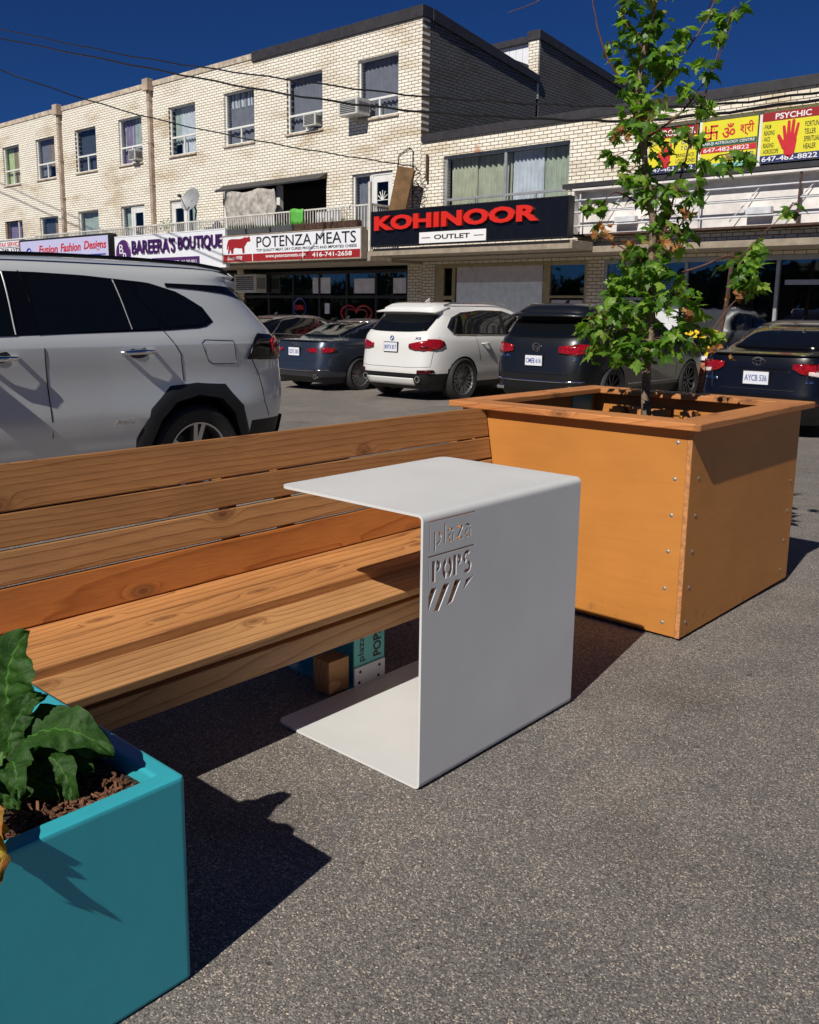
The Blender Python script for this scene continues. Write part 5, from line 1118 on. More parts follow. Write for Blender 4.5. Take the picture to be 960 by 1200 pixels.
b = MB(); b.prism([(0, 0), (.0, .08), (-.11, .02)], 0, -.012, .012); b.v = [p+Vector((0, .95, 1.67)) for p in b.v]; b.build('roof_antenna', M['p_blue'], t, world=False)

def sedan(label, X, Y, paint, prof, WR, WY, lamp, txt, name='parked_sedan', group=GR, badge=None, word=None, spokes=10, double=True, rimmat='alloy', lampsplit=False, plz=.70, deckz=1.03):
    t = thing(name, label, 'car', (X, Y, gz(X, Y)-.01), 0, group); c = Car(prof)
    c.body(t, [M[paint], M['blackplastic']], .07, lambda q: .30, WY, WR+.03); wheels4(t, prof[3][3]-.105, WY, WR, .22, spokes, double, rimmat, .70)
    top = prof[-1][0]
    c.wrap_patch('rear_window', [('r', x, deckz+.05+.02*(abs(x)/.6)**3, top-.075) for x in lin(-.56, .56, 18)], M['carglass'], t, .004, nz=8)
    for mir in (False, True):
        sx = -1 if mir else 1
        c.wrap_patch('tail_light', [(k_, v_, z0_, z1_) for (k_, v_, z0_, z1_) in lamp], M['tail'], t, .012, mirror=mir)
        if lampsplit: c.wrap_patch('tail_light_clear', [('r', .60, .79, .835), ('r', .70, .785, .84), ('s', .10, .78, .845)], M['tailclear'], t, .016, mirror=mir)
        c.wrap_patch('reflector', [('r', .58, .42, .455), ('r', .74, .42, .455), ('s', .10, .42, .455)], M['taildark'], t, .010, mirror=mir)
        wb = deckz+.0
        c.side_patch('side_window', lin(.80, 3.0, 26), poly_fn([(.8, wb+.05), (3.0, wb-.08)]), poly_fn([(.8, wb+.055), (1.15, top-.13), (1.6, top-.07), (2.2, top-.08), (3.0, wb-.06)]), M['carglass'], t, .004, (sx,))
        c.side_line('chrome_strip', [(.76, wb+.045), (1.15, top-.12), (1.6, top-.058), (2.2, top-.07)], .008, M['chrome'], t, sx, .008); c.side_line('chrome_strip', [(.76, wb+.04), (3.0, wb-.09)], .008, M['chrome'], t, sx, .006)
        for pts in ([(1.05, wb), (1.2, .8), (1.3, .6)], [(2.0, top-.1), (1.95, wb-.05), (1.93, .35)], [(2.95, wb-.12), (3.0, .4)]): c.side_line('door_seam', pts, .004, M['black'], t, sx, -.001)
        handle(t, c, 1.35, .86, sx, M[paint]); handle(t, c, 2.2, .84, sx, M[paint])
        b = MB(); x = c.side(2.75, .98); b.obox((sx*(x+.13), 2.78, 1.0), (.18, .1, .12)); b.build('wing_mirror', M[paint], t, world=False, bevel=.03, smooth=50)
    c.rear_line('boot_seam', [(-.62, .95), (-.56, .60), (.56, .60), (.62, .95)], .004, M['black'], t, -.001)
    plate(t, c, plz, txt)
    b = MB(); b.grid([[(x, c.rear(x, deckz-.05)-.02+.16*q, deckz-.02+.022*(1-q)) for q in (0, .5, 1)] for x in lin(-.7, .7, 14)]); o = b.build('boot_lip', M[paint], t, world=False, smooth=50); o.modifiers.new('s', 'SOLIDIFY').thickness = .015
    if badge: rings(t, c, 0, deckz-.09, badge, .005, M['chrome'])
    if word: ctext(t, c, *word, M['chrome'])
    b = MB(); b.prism([(0, 0), (.0, .06), (-.1, .01)], 0, -.01, .01); b.v = [p+Vector((0, 1.55, top)) for p in b.v]; b.build('roof_antenna', M[paint], t, world=False)
    return t, c
# grey sedan
prof = [(.18, .20, 4.5, .78, 7), (.30, .07, 4.62, .87, 7), (.45, .0, 4.72, .90, 6.5), (.62, .03, 4.72, .915, 6), (.76, .05, 4.66, .92, 5.5), (.88, .08, 4.4, .905, 5.5), (.97, .13, 3.9, .88, 5.5), (1.00, .20, 3.5, .85, 5.5), (1.01, .62, 3.35, .80, 5.5), (1.12, .88, 3.1, .74, 5.5), (1.25, 1.20, 2.8, .67, 5), (1.34, 1.52, 2.55, .61, 4.5), (1.39, 1.80, 2.35, .53, 4), (1.41, 2.0, 2.2, .40, 3.5)]
t, c = sedan('dark grey sedan with slim red lamps between the silver and white SUVs', -13.62, 11.75, 'p_grey', prof, .335, (.98, 3.80), [('r', .35, .80, .83), ('r', .5, .77, .855), ('r', .72, .76, .865), ('s', .14, .76, .87), ('s', .26, .77, .865), ('s', .38, .80, .85)], 'CDTL 503', deckz=1.0, badge=[(-.08, 0, .035, .035), (-.027, 0, .035, .035), (.027, 0, .035, .035), (.08, 0, .035, .035)])
c.rear_line('chrome_bumper_strip', [(-.8, .44), (-.4, .42), (.4, .42), (.8, .44)], .01, M['chrome'], t, .006)
for sx in (-1, 1): b = MB(); b.lathe([(.04, 0), (.045, -.03), (.034, -.03), (.034, .05), (.001, .05)], 'Y', 16, (sx*.58, .07, .31)); b.build('exhaust_pipe', M['chrome'], t, world=False, smooth=50)
# black sedan
prof = [(.18, .20, 4.4, .78, 7), (.32, .06, 4.52, .86, 7), (.48, .0, 4.6, .885, 6.5), (.64, .03, 4.6, .89, 6), (.80, .05, 4.5, .89, 5.5), (.92, .06, 4.2, .875, 5.5), (1.0, .09, 3.7, .855, 5.5), (1.03, .16, 3.5, .835, 5.5), (1.04, .52, 3.35, .79, 5.5), (1.15, .78, 3.1, .73, 5.5), (1.28, 1.12, 2.8, .66, 5), (1.37, 1.45, 2.55, .60, 4.5), (1.42, 1.75, 2.35, .52, 4), (1.435, 1.95, 2.2, .40, 3.5)]
t, c = sedan('glossy black sedan with white licence plate behind the orange planter', -4.25, 11.1, 'p_black', prof, .32, (.95, 3.65), [('r', .42, .86, .92), ('r', .52, .80, .925), ('r', .66, .79, .93), ('s', .08, .79, .93), ('s', .20, .83, .93), ('s', .36, .90, .93)], 'AYCB 536', deckz=1.03, lampsplit=True, badge=[(0, 0, .075, .05), (0, 0, .03, .05), (0, .022, .05, .018)], word=('COROLLA', -.74, .70, .24, .028), rimmat='alloy', plz=.66)
ctext(t, c, 'LE', .58, .70, .08, .028, M['chrome'])
# extra sedan further left
prof = [(.18, .20, 4.4, .78, 7), (.32, .06, 4.5, .86, 7), (.48, .0, 4.55, .885, 6.5), (.72, .03, 4.5, .89, 6), (.92, .06, 4.1, .875, 5.5), (1.0, .09, 3.6, .855, 5.5), (1.04, .3, 3.35, .82, 5.5), (1.2, .55, 3.1, .75, 5.5), (1.33, .85, 2.8, .67, 5), (1.43, 1.2, 2.55, .60, 4.5), (1.47, 1.6, 2.3, .5, 4), (1.48, 1.85, 2.1, .38, 3.5)]
sedan('black hatchback whose roof shows behind the silver SUV tail', -16.6, 12.3, 'p_black', prof, .32, (.9, 3.6), [('r', .45, .92, 1.0), ('r', .6, .90, 1.01), ('s', .12, .88, 1.02), ('s', .3, .92, 1.0)], 'BKRM 118', deckz=1.04, spokes=5, name='parked_hatchback')

# ---------------------------------------------------------------- bench
by0, by1 = .90, 3.272
bn = thing('wooden_bench', 'long slatted cedar bench with high back between the teal and orange planters', 'bench', (-2.2, 2.1, 0))
def board(p, q, th, name, mt, inset=0, y0=by0, y1=by1, nrm=1):
    """board whose visible face runs from p to q in the xz plane, thickness th away from the viewer"""
    p, q = Vector(p), Vector(q); d = (q-p).normalized(); nn = Vector((d.y, -d.x))*nrm; L = []
    cpt = (p+q)/2 + nn*th/2; b = MB(); hl = (q-p).length/2
    b.v = []; poly = [(-hl, th/2), (hl, th/2), (hl, -th/2), (-hl, -th/2)]
    P2 = [(cpt + d*a - nn*c_) for a, c_ in poly]; b.prism([(v.x, v.y) for v in P2], 1, y0+inset, y1-inset)
    o = b.build(name, M[mt], bn, bevel=.0035); return o
# back boards, front faces lean back 10 degrees (p = top, q = bottom)
def bp(z): return -2.44 - (z-.5)*.178
for (zt, zb, mt) in ((.858, .727, 'cedar_d'), (.722, .630, 'cedar_d'), (.622, .528, 'cedar_b'), (.521, .402, 'cedar_c')):
    board((bp(zt), zt), (bp(zb), zb), -.038, 'back_board', mt)
for yy in (1.0, 1.85, 2.1, 3.15):
    b = MB(); b.prism([(bp(.84)-.039, .84), (bp(.3)-.039, .3), (bp(.3)-.10, .3), (bp(.84)-.10, .84)], 1, yy, yy+.04); b.build('back_post', M['postwood'], bn, bevel=.003)
# seat boards
SY1 = 2.9
board((-2.415, .404), (-2.243, .412), .038, 'seat_board', 'cedar', 0, by0, SY1); board((-2.237, .412), (-2.061, .420), .038, 'seat_board', 'cedar', 0, by0, SY1)
board((-2.066, .392), (-1.918, .376), .026, 'seat_board', 'cedar_b', 0, by0, SY1)
board((-1.972, .312), (-1.989, .229), .036, 'front_board', 'cedar_b', 0, by0, SY1)
for yy in (1.02, 1.87, 2.12, 3.17):
    for zz in (.84, .75, .70, .65, .60, .55, .50, .42):
        b = MB(); x = bp(zz)+.0006; b.lathe([(.001, .0008), (.0032, .0008), (.0040, -.001)], 'X', 10, (x, yy+.006*math.sin(zz*40+yy), zz)); b.build('screw', M['bolt'], bn)
# seat bearers
for yy in (1.02, 2.02, 2.48):
    b = MB(); b.prism([(-2.44, .28), (-2.44, .362), (-2.10, .378), (-2.08, .345), (-2.01, .322), (-2.028, .24)], 1, yy, yy+.038); b.build('bearer', M['postwood'], bn, bevel=.003)
# steel leg assembly in the middle
ls = MB(); ls.box(-2.42, -2.10, 2.10, 2.108, 0.0, .335); ls.box(-2.42, -2.085, 2.03, 2.099, .0, .006); ls.build('leg_plate', M['teal_dark'], bn)
b = MB(); b.box(-2.18, -2.10, 1.955, 2.05, 0.007, .125); b.build('leg_block', M['cedar_b'], bn, bevel=.003)
# bracket with cut-out lettering
def stencil(word, h):
    """list of closed 2D polygons (cut shapes) for a stencil word, built from rectangles and arcs; returns polys, width"""
    return None
b = MB(); b.box(-2.095, -2.088, 2.062, 2.212,   .075, .31); br = b.build('leg_bracket', M['teal_leg'], bn)
b = MB(); b.box(-2.087, -2.081, 2.058, 2.209, .004, .078); fp = b.build('foot_plate', M['white_steel'], bn, bevel=.001)
b = MB()
for (yy, zz) in ((2.085, .06), (2.18, .06), (2.08, .022), (2.175, .022)): b.lathe([(.001, .003), (.0045, .003), (.0055, 0)], 'X', 12, (-2.081, yy, zz))
b.build('bolt', M['black'], fp)
text('bracket_lettering', 'plaza', (-2.0876, 2.118, .092), (0, 0, 1), (0, -1, 0), .092, .038, M['black'], br, .0008, .004)
text('bracket_lettering', 'POPS', (-2.0876, 2.195, .094), (0, 0, 1), (0, -1, 0), .098, .040, M['black'], br, .0008, .028)

# ---------------------------------------------------------------- white C-shaped table
TX, TY0, TY1, TH, TL = -1.481, 1.712, 2.482, .775, .575
tb = thing('side_table', 'white bent steel C-shaped side table with cut-out lettering in its upright panel', 'side table', (TX, TY0, 0))
th = .0075; rc = .018; rr_ = .035; s_pts = []     # outer profile (x,z), from bottom-left end to top-left end, with arc length
prof2 = []
for i in range(9):       # bottom plate, finely sampled at the rounded corners of the free end
    d_ = rr_*(1-math.cos(math.pi/2*i/8)); prof2.append((TX-TL-.03+d_, 0.003, (0, 1), 'e', i))
prof2.append((TX-rc-.004, .003, (0, 1), '', 0)); prof2.append((TX-rc, .003, (0, 1), '', 0))
for i in range(1, 7): a = math.pi/2*i/6; prof2.append((TX-rc+rc*math.sin(a), .003+rc-rc*math.cos(a), (-math.sin(a), math.cos(a)), '', 0))
prof2.append((TX, .003+rc+.004, (-1, 0), '', 0)); prof2.append((TX, TH-rc-.004, (-1, 0), '', 0)); prof2.append((TX, TH-rc, (-1, 0), '', 0))
for i in range(1, 7): a = math.pi/2*i/6; prof2.append((TX-rc+rc*math.cos(a), TH-rc+rc*math.sin(a), (-math.cos(a), -math.sin(a)), '', 0))
prof2.append((TX-rc-.004, TH, (0, -1), '', 0))
for i in range(8, -1, -1):
    d_ = rr_*(1-math.cos(math.pi/2*i/8)); prof2.append((TX-TL+d_, TH, (0, -1), 'e', i))
b = MB(); rows = []
for (x, z, nn, k, i) in prof2:
    ins = rr_*(1-math.sin(math.pi/2*i/8)) if k == 'e' else 0
    y0, y1 = TY0+ins, TY1-ins; xi, zi = x+nn[0]*th, z+nn[1]*th
    rows.append([(x, y0, z), (x, y1, z), (xi, y1, zi), (xi, y0, zi)])
n = len(rows)
for i in range(n-1):
    A, Bq = rows[i], rows[i+1]; vs = A+Bq
    b.add(vs, [(0, 1, 5, 4), (1, 2, 6, 5), (2, 3, 7, 6), (3, 0, 4, 7)])
b.add(rows[0], [(0, 3, 2, 1)]); b.add(rows[-1], [(0, 1, 2, 3)])
sheet = b.build('bent_sheet', M['white_steel'], tb, merge=True)
# cut-outs
c = MB(); xa, xb = TX-.03, TX+.03
def P0(poly): c.prism(poly, 0, xa, xb)
P0([(1.733, .7555), (1.930, .7545), (1.930, .7508), (1.733, .7518)]); P0([(1.7375, .7425), (1.7405, .7425), (1.7405, .672), (1.7375, .672)])
P0([(1.733, .661), (1.931, .6595), (1.931, .6545), (1.733, .656)]); P0([(1.7365, .648), (1.7395, .648), (1.7395, .585), (1.7365, .585)])
for poly in ([(1.7375, .5485), (1.7495, .5715), (1.7720, .5685), (1.7400, .512), (1.7375, .512)], [(1.8005, .5725), (1.8255, .5695), (1.7815, .501), (1.7600, .5045)], [(1.8495, .5735), (1.8745, .5695), (1.8385, .5130), (1.8145, .5075)], [(1.8970, .5635), (1.9330, .5705), (1.8815, .5320), (1.8890, .5465)]): P0(poly)
# POPS stencil
def arc(cy_, cz_, ro, ri, a0, a1, sy=1, sz=1, n=10):
    A = lin(a0, a1, n); return [(cy_+sy*ro*math.cos(t), cz_+sz*ro*math.sin(t)) for t in A]+[(cy_+sy*ri*math.cos(t), cz_+sz*ri*math.sin(t)) for t in A[::-1]]
def Pletter(y):
    P0([(y, .586), (y+.0135, .586), (y+.0135, .645), (y, .645)])
    P0(arc(y+.0195, .6285, .0165, .0055, -math.pi/2, math.pi/2))
Pletter(1.7505); Pletter(1.8400)
P0(arc(1.8135, .6145, .0205, .0085, math.pi*.56, math.pi*1.44, 1, 1.5)); P0(arc(1.8165, .6145, .0205, .0085, -math.pi*.44, math.pi*.44, 1, 1.5))
P0(arc(1.8995, .6290, .0185, .0075, math.pi*.25, math.pi*1.42)); P0(arc(1.9000, .6010, .0195, .0080, -math.pi*.75, math.pi*.42))
# plaza: thin strokes
def st(y0, z0, y1, z1, w=.0065):
    d = Vector((y1-y0, z1-z0)).normalized()*w/2; q = Vector((-d.y, d.x)); P0([(y0+q.x, z0+q.y), (y0-q.x, z0-q.y), (y1-q.x, z1-q.y), (y1+q.x, z1+q.y)])
st(1.7600, .723, 1.7600, .671); P0(arc(1.7685, .7040, .0190, .0125, -math.pi*.52, math.pi*.52, .95, 1, 14)); st(1.8010, .740, 1.8010, .686)
def aletter(y):
    P0(arc(y+.0135, .6965, .0125, .0062, math.pi*.42, math.pi*1.62, .95, .95, 14)); P0(arc(y+.0125, .7125, .0125, .0065, math.pi*.02, math.pi*.82, 1, .95, 12)); st(y+.0250, .7100, y+.0250, .6845, .006)
aletter(1.8110); aletter(1.8850)
P0([(1.8500, .7235), (1.8780, .7235), (1.8780, .7165), (1.8605, .6912), (1.8780, .6912), (1.8780, .6845), (1.8500, .6845), (1.8500, .6905), (1.8685, .7168), (1.8500, .7168)])
cut = c.build('cut', M['white_steel'], tb)
bpy.context.view_layer.update(); boolean_cut(sheet, cut)
for p in sheet.data.polygons: p.use_smooth = True
sheet.data.set_sharp_from_angle(angle=R(25))

# ---------------------------------------------------------------- orange planter
PX0, PX1, PY0, PY1, PH = -2.605, -1.475, 3.280, 4.465, .855
op = thing('wooden_planter', 'large ochre plywood planter box with wooden rim holding the young tree', 'planter', ((PX0+PX1)/2, (PY0+PY1)/2, 0))
b = MB(); b.box(PX0+.02, PX1-.0205, PY0, PY0+.019, .012, PH); b.build('front_panel', M['ply'], op, bevel=.002)
b = MB(); b.box(PX1-.019, PX1, PY0+.0015, PY1, .012, PH); b.build('side_panel', M['ply'], op, bevel=.002)
b = MB(); b.box(PX1-.0188, PX1-.0003, PY0-.0012, PY0+.0012, .012, PH); b.build('panel_edge', M['plyedge'], op)
b = MB(); b.box(PX0, PX0+.019, PY0, PY1, .012, PH); b.build('side_panel', M['ply'], op, bevel=.002)
b = MB(); b.box(PX0+.02, PX1-.0205, PY1-.019, PY1, .012, PH); b.build('back_panel', M['ply'], op, bevel=.002)
for (x, y) in ((PX0+.02, PY0+.02), (PX1-.11, PY0+.02), (PX0+.02, PY1-.11), (PX1-.11, PY1-.11)):
    b = MB(); b.box(x, x+.088, y, y+.088, 0, .73); b.build('corner_post', M['postwood'], op)
ov, rw = .048, .135; zr0, zr1 = PH+.001, PH+.029
XO0, XO1, YO0, YO1 = PX0-ov, PX1+ov, PY0-ov, PY1+ov; XI0, XI1, YI0, YI1 = XO0+rw, XO1-rw, YO0+rw, YO1-rw
for poly, mt in (([(XO0, YO0), (XO1, YO0), (XI1, YI0), (XI0, YI0)], 'rimwoodx'), ([(XO1, YO0+.0015), (XO1, YO1-.0015), (XI1, YI1-.0015), (XI1, YI0+.0015)], 'rimwood'), ([(XO0, YO1), (XI0, YI1), (XI1, YI1), (XO1, YO1)], 'rimwoodx'), ([(XO0, YO0+.0015), (XI0, YI0+.0015), (XI0, YI1-.0015), (XO0, YO1-.0015)], 'rimwood')):
    b = MB(); b.prism(poly, 2, zr0, zr1); b.build('rim_board', M[mt], op, bevel=.004)
def screws(pts, axis, off):
    for (u, z) in pts:
        b = MB(); pr = [(.001, .0035), (.0045, .003), (.0068, .0003), (.009, 0), (.009, -.001)]
        if axis == 'Y': b.lathe([(r, -t_) for r, t_ in pr], 'Y', 14, (u, off, z))
        else: b.lathe(pr, 'X', 14, (off, u, z))
        b.build('screw', M['bolt'], op, smooth=50)
screws([(-1.535, .80), (-1.538, .655), (-1.542, .509), (-1.546, .361), (-1.55, .207), (-1.551, .064)], 'Y', PY0-.0002)
screws([(3.356, .658), (3.348, .508), (3.344, .362), (3.338, .215), (3.329, .071), (4.425, .80), (4.412, .655), (4.402, .509), (4.395, .362), (4.380, .217), (4.372, .07)], 'X', PX1+.0002)
b = MB(); b.grid([[(PX0+.02+(PX1-PX0-.04)*i/20, PY0+.02+(PY1-PY0-.04)*j/20, .74+.012*random.random()) for j in range(21)] for i in range(21)]); b.build('soil', M['soil'], op, smooth=60)
b = MB(); b.box(PX0+.0195, PX0+.026, 4.20, 4.40, .76, .852); b.build('teal_panel', M['teal_leg'], op)
# small wood blocks standing in for sunlit spots inside the planter
for k, (x, w_) in enumerate([(-2.40, .07), (-2.30, .07), (-2.19, .1), (-2.0, .06)]):
    b = MB(); b.box(x, x+w_, 4.30, 4.36, .742, .80+.01*(k % 2)); o = b.build('wood_block', M['rimwoodx'], bevel=.004)
    tag(o, ['reddish wood block standing on the planter soil nearest the teal panel', 'reddish wood block second from the teal panel inside the planter', 'longer reddish wood block beside the trunk inside the planter', 'small reddish wood block right of the trunk inside the planter'][k], 'wood block', 'wood blocks on the planter soil')

# ---------------------------------------------------------------- young maple
tr = thing('young_maple_tree', 'young slender maple tree with green leaves and some withered brown ones in the orange planter', 'tree', (-2.06, 4.02, .74))
TRUNK = [(-2.05, 4.03, .74), (-2.059, 4.022, 0.838), (-2.065, 4.016, 1.036), (-2.059, 4.022, 1.239), (-2.072, 4.011, 1.439), (-2.072, 4.011, 1.635), (-2.085, 3.999, 1.789), (-2.109, 3.977, 1.942), (-2.133, 3.956, 2.129), (-2.151, 3.94, 2.277), (-2.139, 3.951, 2.46), (-2.116, 3.971, 2.604), (-2.105, 3.981, 2.781), (-2.106, 3.98, 2.99)]
CLUSTERS = [(-2.279, 4.027, 1.172, 0.129), (-2.237, 3.863, 1.276, 0.075), (-2.332, 3.912, 1.201, 0.059), (-2.133, 3.956, 1.318, 0.116), (-2.078, 4.005, 1.439, 0.133), (-1.939, 3.995, 1.379, 0.113), (-1.933, 4.134, 1.274, 0.099), (-1.916, 4.351, 1.178, 0.069), (-1.958, 3.978, 1.163, 0.105), (-2.037, 3.841, 1.131, 0.088), (-2.077, 4.006, 1.557, 0.099), (-2.248, 3.987, 1.419, 0.068), (-2.23, 4.07, 1.524, 0.077), (-2.247, 3.854, 1.135, 0.058), (-2.168, 3.924, 1.075, 0.05), (-1.757, 4.292, 1.523, 0.099), (-1.748, 4.434, 1.577, 0.064), (-1.709, 4.334, 1.437, 0.05), (-1.616, 4.552, 1.809, 0.038), (-2.293, 3.813, 1.786, 0.041), (-2.242, 3.858, 1.787, 0.037), (-2.259, 3.843, 1.69, 0.033), (-2.067, 4.015, 1.847, 0.099), (-2.137, 3.952, 1.892, 0.083), (-1.918, 4.014, 1.836, 0.081), (-1.874, 4.053, 1.937, 0.057), (-1.837, 4.22, 1.984, 0.066), (-1.781, 4.271, 2.023, 0.041), (-2.168, 3.924, 1.941, 0.058), (-2.211, 3.886, 2.109, 0.033), (-2.13, 4.026, 2.063, 0.101), (-2.14, 3.949, 2.166, 0.091), (-2.16, 3.932, 2.277, 0.099), (-2.144, 4.013, 2.363, 0.117), (-2.095, 3.989, 2.46, 0.099), (-2.156, 3.935, 2.532, 0.091), (-2.1, 3.985, 2.568, 0.075), (-2.245, 3.989, 2.456, 0.059), (-2.035, 4.043, 2.407, 0.075), (-2.001, 4.074, 2.309, 0.05), (-1.89, 4.039, 2.383, 0.057), (-1.892, 4.172, 2.529, 0.041), (-1.859, 4.201, 2.608, 0.05), (-1.826, 4.23, 2.637, 0.037), (-1.976, 4.23, 2.673, 0.051), (-2.014, 4.063, 2.552, 0.041), (-2.217, 3.881, 2.602, 0.05), (-2.177, 3.917, 2.674, 0.083), (-2.121, 3.966, 2.71, 0.091), (-1.953, 4.251, 2.247, 0.042), (-1.992, 4.082, 2.124, 0.041), (-1.999, 4.076, 1.974, 0.041), (-2.026, 4.119, 1.757, 0.092), (-1.968, 4.103, 1.656, 0.058), (-2.17, 3.922, 2.85, 0.104), (-2.055, 4.025, 2.817, 0.091), (-2.12, 3.967, 2.99, 0.091), (-2.044, 4.035, 1.682, 0.083), (-2.131, 3.958, 1.614, 0.058), (-2.026, 3.85, 2.173, 0.064), (-2.241, 3.859, 2.494, 0.037), (-1.955, 4.115, 2.095, 0.037), (-1.954, 4.116, 2.243, 0.05), (-2.227, 3.872, 2.004, 0.029)]
BROWN = [(-2.101, 3.823, 1.605), (-1.977, 3.935, 1.619), (-1.94, 3.968, 1.582), (-1.709, 4.174, 1.382), (-1.878, 4.023, 1.294), (-2.096, 3.828, 2.142), (-2.144, 3.785, 2.087), (-1.919, 3.986, 1.74), (-1.774, 4.116, 1.119), (-2.204, 3.731, 1.641), (-2.176, 3.756, 1.668)]
BRANCH = [[(-2.196, 3.899, 2.313), (-2.274, 3.83, 2.457), (-2.32, 3.789, 2.672), (-2.326, 3.783, 2.778)], [(-2.063, 4.019, 1.439), (-1.895, 4.169, 1.513), (-1.813, 4.242, 1.561), (-1.759, 4.29, 1.562), (-1.671, 4.369, 1.688), (-1.603, 4.43, 1.778)], [(-2.053, 4.027, 1.557), (-1.983, 4.09, 1.944), (-1.938, 4.13, 2.207), (-1.87, 4.191, 2.554), (-1.857, 4.203, 2.626)], [(-2.077, 4.006, 1.751), (-2.209, 3.888, 1.845), (-2.27, 3.833, 1.748)], [(-2.143, 3.947, 2.24), (-2.034, 4.044, 2.389), (-1.93, 4.137, 2.607), (-1.908, 4.157, 2.714)], [(-2.107, 3.979, 2.092), (-1.996, 4.078, 2.206), (-1.904, 4.161, 2.391), (-1.848, 4.211, 2.572)], [(-2.075, 4.008, 1.239), (-2.19, 3.905, 1.237), (-2.263, 3.839, 1.155)], [(-2.065, 4.017, 1.359), (-1.949, 4.12, 1.281), (-1.836, 4.221, 1.162)], [(-2.143, 3.947, 2.24), (-2.3, 3.80, 2.62), (-2.45, 3.67, 2.72), (-2.538, 3.593, 2.622), (-2.604, 3.535, 2.614)] if False else [(-2.15, 3.95, 2.75), (-2.3, 3.80, 2.86), (-2.42, 3.70, 2.78), (-2.5, 3.628, 2.669), (-2.604, 3.535, 2.614)], [(-2.077, 4.006, 1.557), (-1.971, 4.101, 1.714), (-1.896, 4.168, 1.983), (-1.781, 4.271, 2.023)], [(-2.267, 3.836, 1.651), (-2.205, 3.891, 1.613), (-2.075, 4.007, 1.518)], [(-2.139, 3.951, 2.46), (-2.201, 3.895, 2.567), (-2.234, 3.865, 2.673)]]
def curvy(pts, sub=6, wob=.0):
    P = [Vector(p) for p in pts]; out = []
    for i in range(len(P)-1):
        p0 = P[max(i-1, 0)]; p1 = P[i]; p2 = P[i+1]; p3 = P[min(i+2, len(P)-1)]
        for k in range(sub):
            t = k/sub; out.append(.5*((2*p1)+(p2-p0)*t+(2*p0-5*p1+4*p2-p3)*t*t+(3*p1-p0-3*p2+p3)*t**3) + Vector((random.gauss(0, wob), random.gauss(0, wob), 0)))
    out.append(P[-1]); return out
tp = curvy(TRUNK, 5, .0015); rs_ = [.0195*(1-i/len(tp))**.75+.004+.0012*math.sin(i*1.7) for i in range(len(tp))]
b = MB(); b.tube(tp, rs_, 12); b.build('trunk', M['bark'], tr, smooth=60)
b = MB()
for br_ in BRANCH:
    q = curvy(br_, 6, .002); b.tube(q, [.0045*(1-i/len(q))+.0013 for i in range(len(q))], 6)
rnd = random.Random(11)
nodes = tp + [p for br_ in BRANCH for p in curvy(br_, 4)]
leafpos = []
for (x, y, z, r) in CLUSTERS:
    c0 = Vector((x, y, z)); root = min([p for p in nodes if p.z < z+.03] or nodes, key=lambda p: (p-c0).length + .5*max(0, p.z-z))
    mid = (root+c0)/2 + Vector((0, 0, .02)); b.tube([root, mid, c0], [.0045, .003, .0015], 5)
    n = max(4, int(5 + (3000 if z < 1.5 else 2200)*r*r*1.25))
    for k in range(n):
        v = Vector((rnd.gauss(0, 1), rnd.gauss(0, 1), rnd.gauss(0, 1))); v = v.normalized()*r*rnd.random()**.5*1.05; leafpos.append((c0+v, c0))
        if k % 3 == 0: b.tube([c0, c0+v], [.0013, .0008], 4)
b.build('branches', M['twig'], tr, smooth=60)
# maple leaf outline (unit size, stem at origin, tip +y)
half = [(0, 0), (.10, .02), (.26, -.08), (.22, .08), (.42, .12), (.36, .22), (.52, .38), (.36, .40), (.34, .50), (.20, .42), (.22, .66), (.12, .70), (0, 1.0)]
outline = half + [(-x, y) for x, y in half[-2:0:-1]]
def leaf(bm_, c0, size, q, droop):
    vs = [Vector((0, .38, 0))]+[Vector((x, y, 0)) for x, y in outline]; out = []
    for v in vs:
        z = -abs(v.x)*.35*droop - (v.y-.3)**2*.5*droop + .03*math.sin(v.x*9)*droop
        out.append(c0 + q @ (Vector((v.x, v.y-.0, z))*size))
    n = len(outline); bm_.add(out, [(0, i+1, (i+1) % n+1) for i in range(n)])
lf = MB()
for (p, c0) in leafpos:
    out = (p-c0); yaw = math.atan2(out.y, out.x) - math.pi/2 + rnd.gauss(0, .7)
    q = Matrix.Rotation(yaw, 3, 'Z') @ Matrix.Rotation(R(rnd.gauss(-38, 28)), 3, 'X') @ Matrix.Rotation(R(rnd.gauss(0, 25)), 3, 'Y')
    leaf(lf, p, rnd.choice([rnd.uniform(.035, .055), rnd.uniform(.055, .092)]), q, rnd.uniform(.4, 1.3))
lf.build('leaves', M['maple'], tr, recalc=False)
dl = MB()
for (x, y, z) in BROWN:
    for k in range(4):
        q = Euler((rnd.random()*6, rnd.random()*6, rnd.random()*6)).to_matrix(); leaf(dl, Vector((x, y, z))+Vector((rnd.gauss(0, .022), rnd.gauss(0, .022), rnd.gauss(0, .016))), rnd.uniform(.035, .055), q, rnd.uniform(2, 3.5))
o = dl.build('withered_leaves', M['deadleaf'], tr, recalc=False); o['label'] = 'curled withered brown leaves among the green'

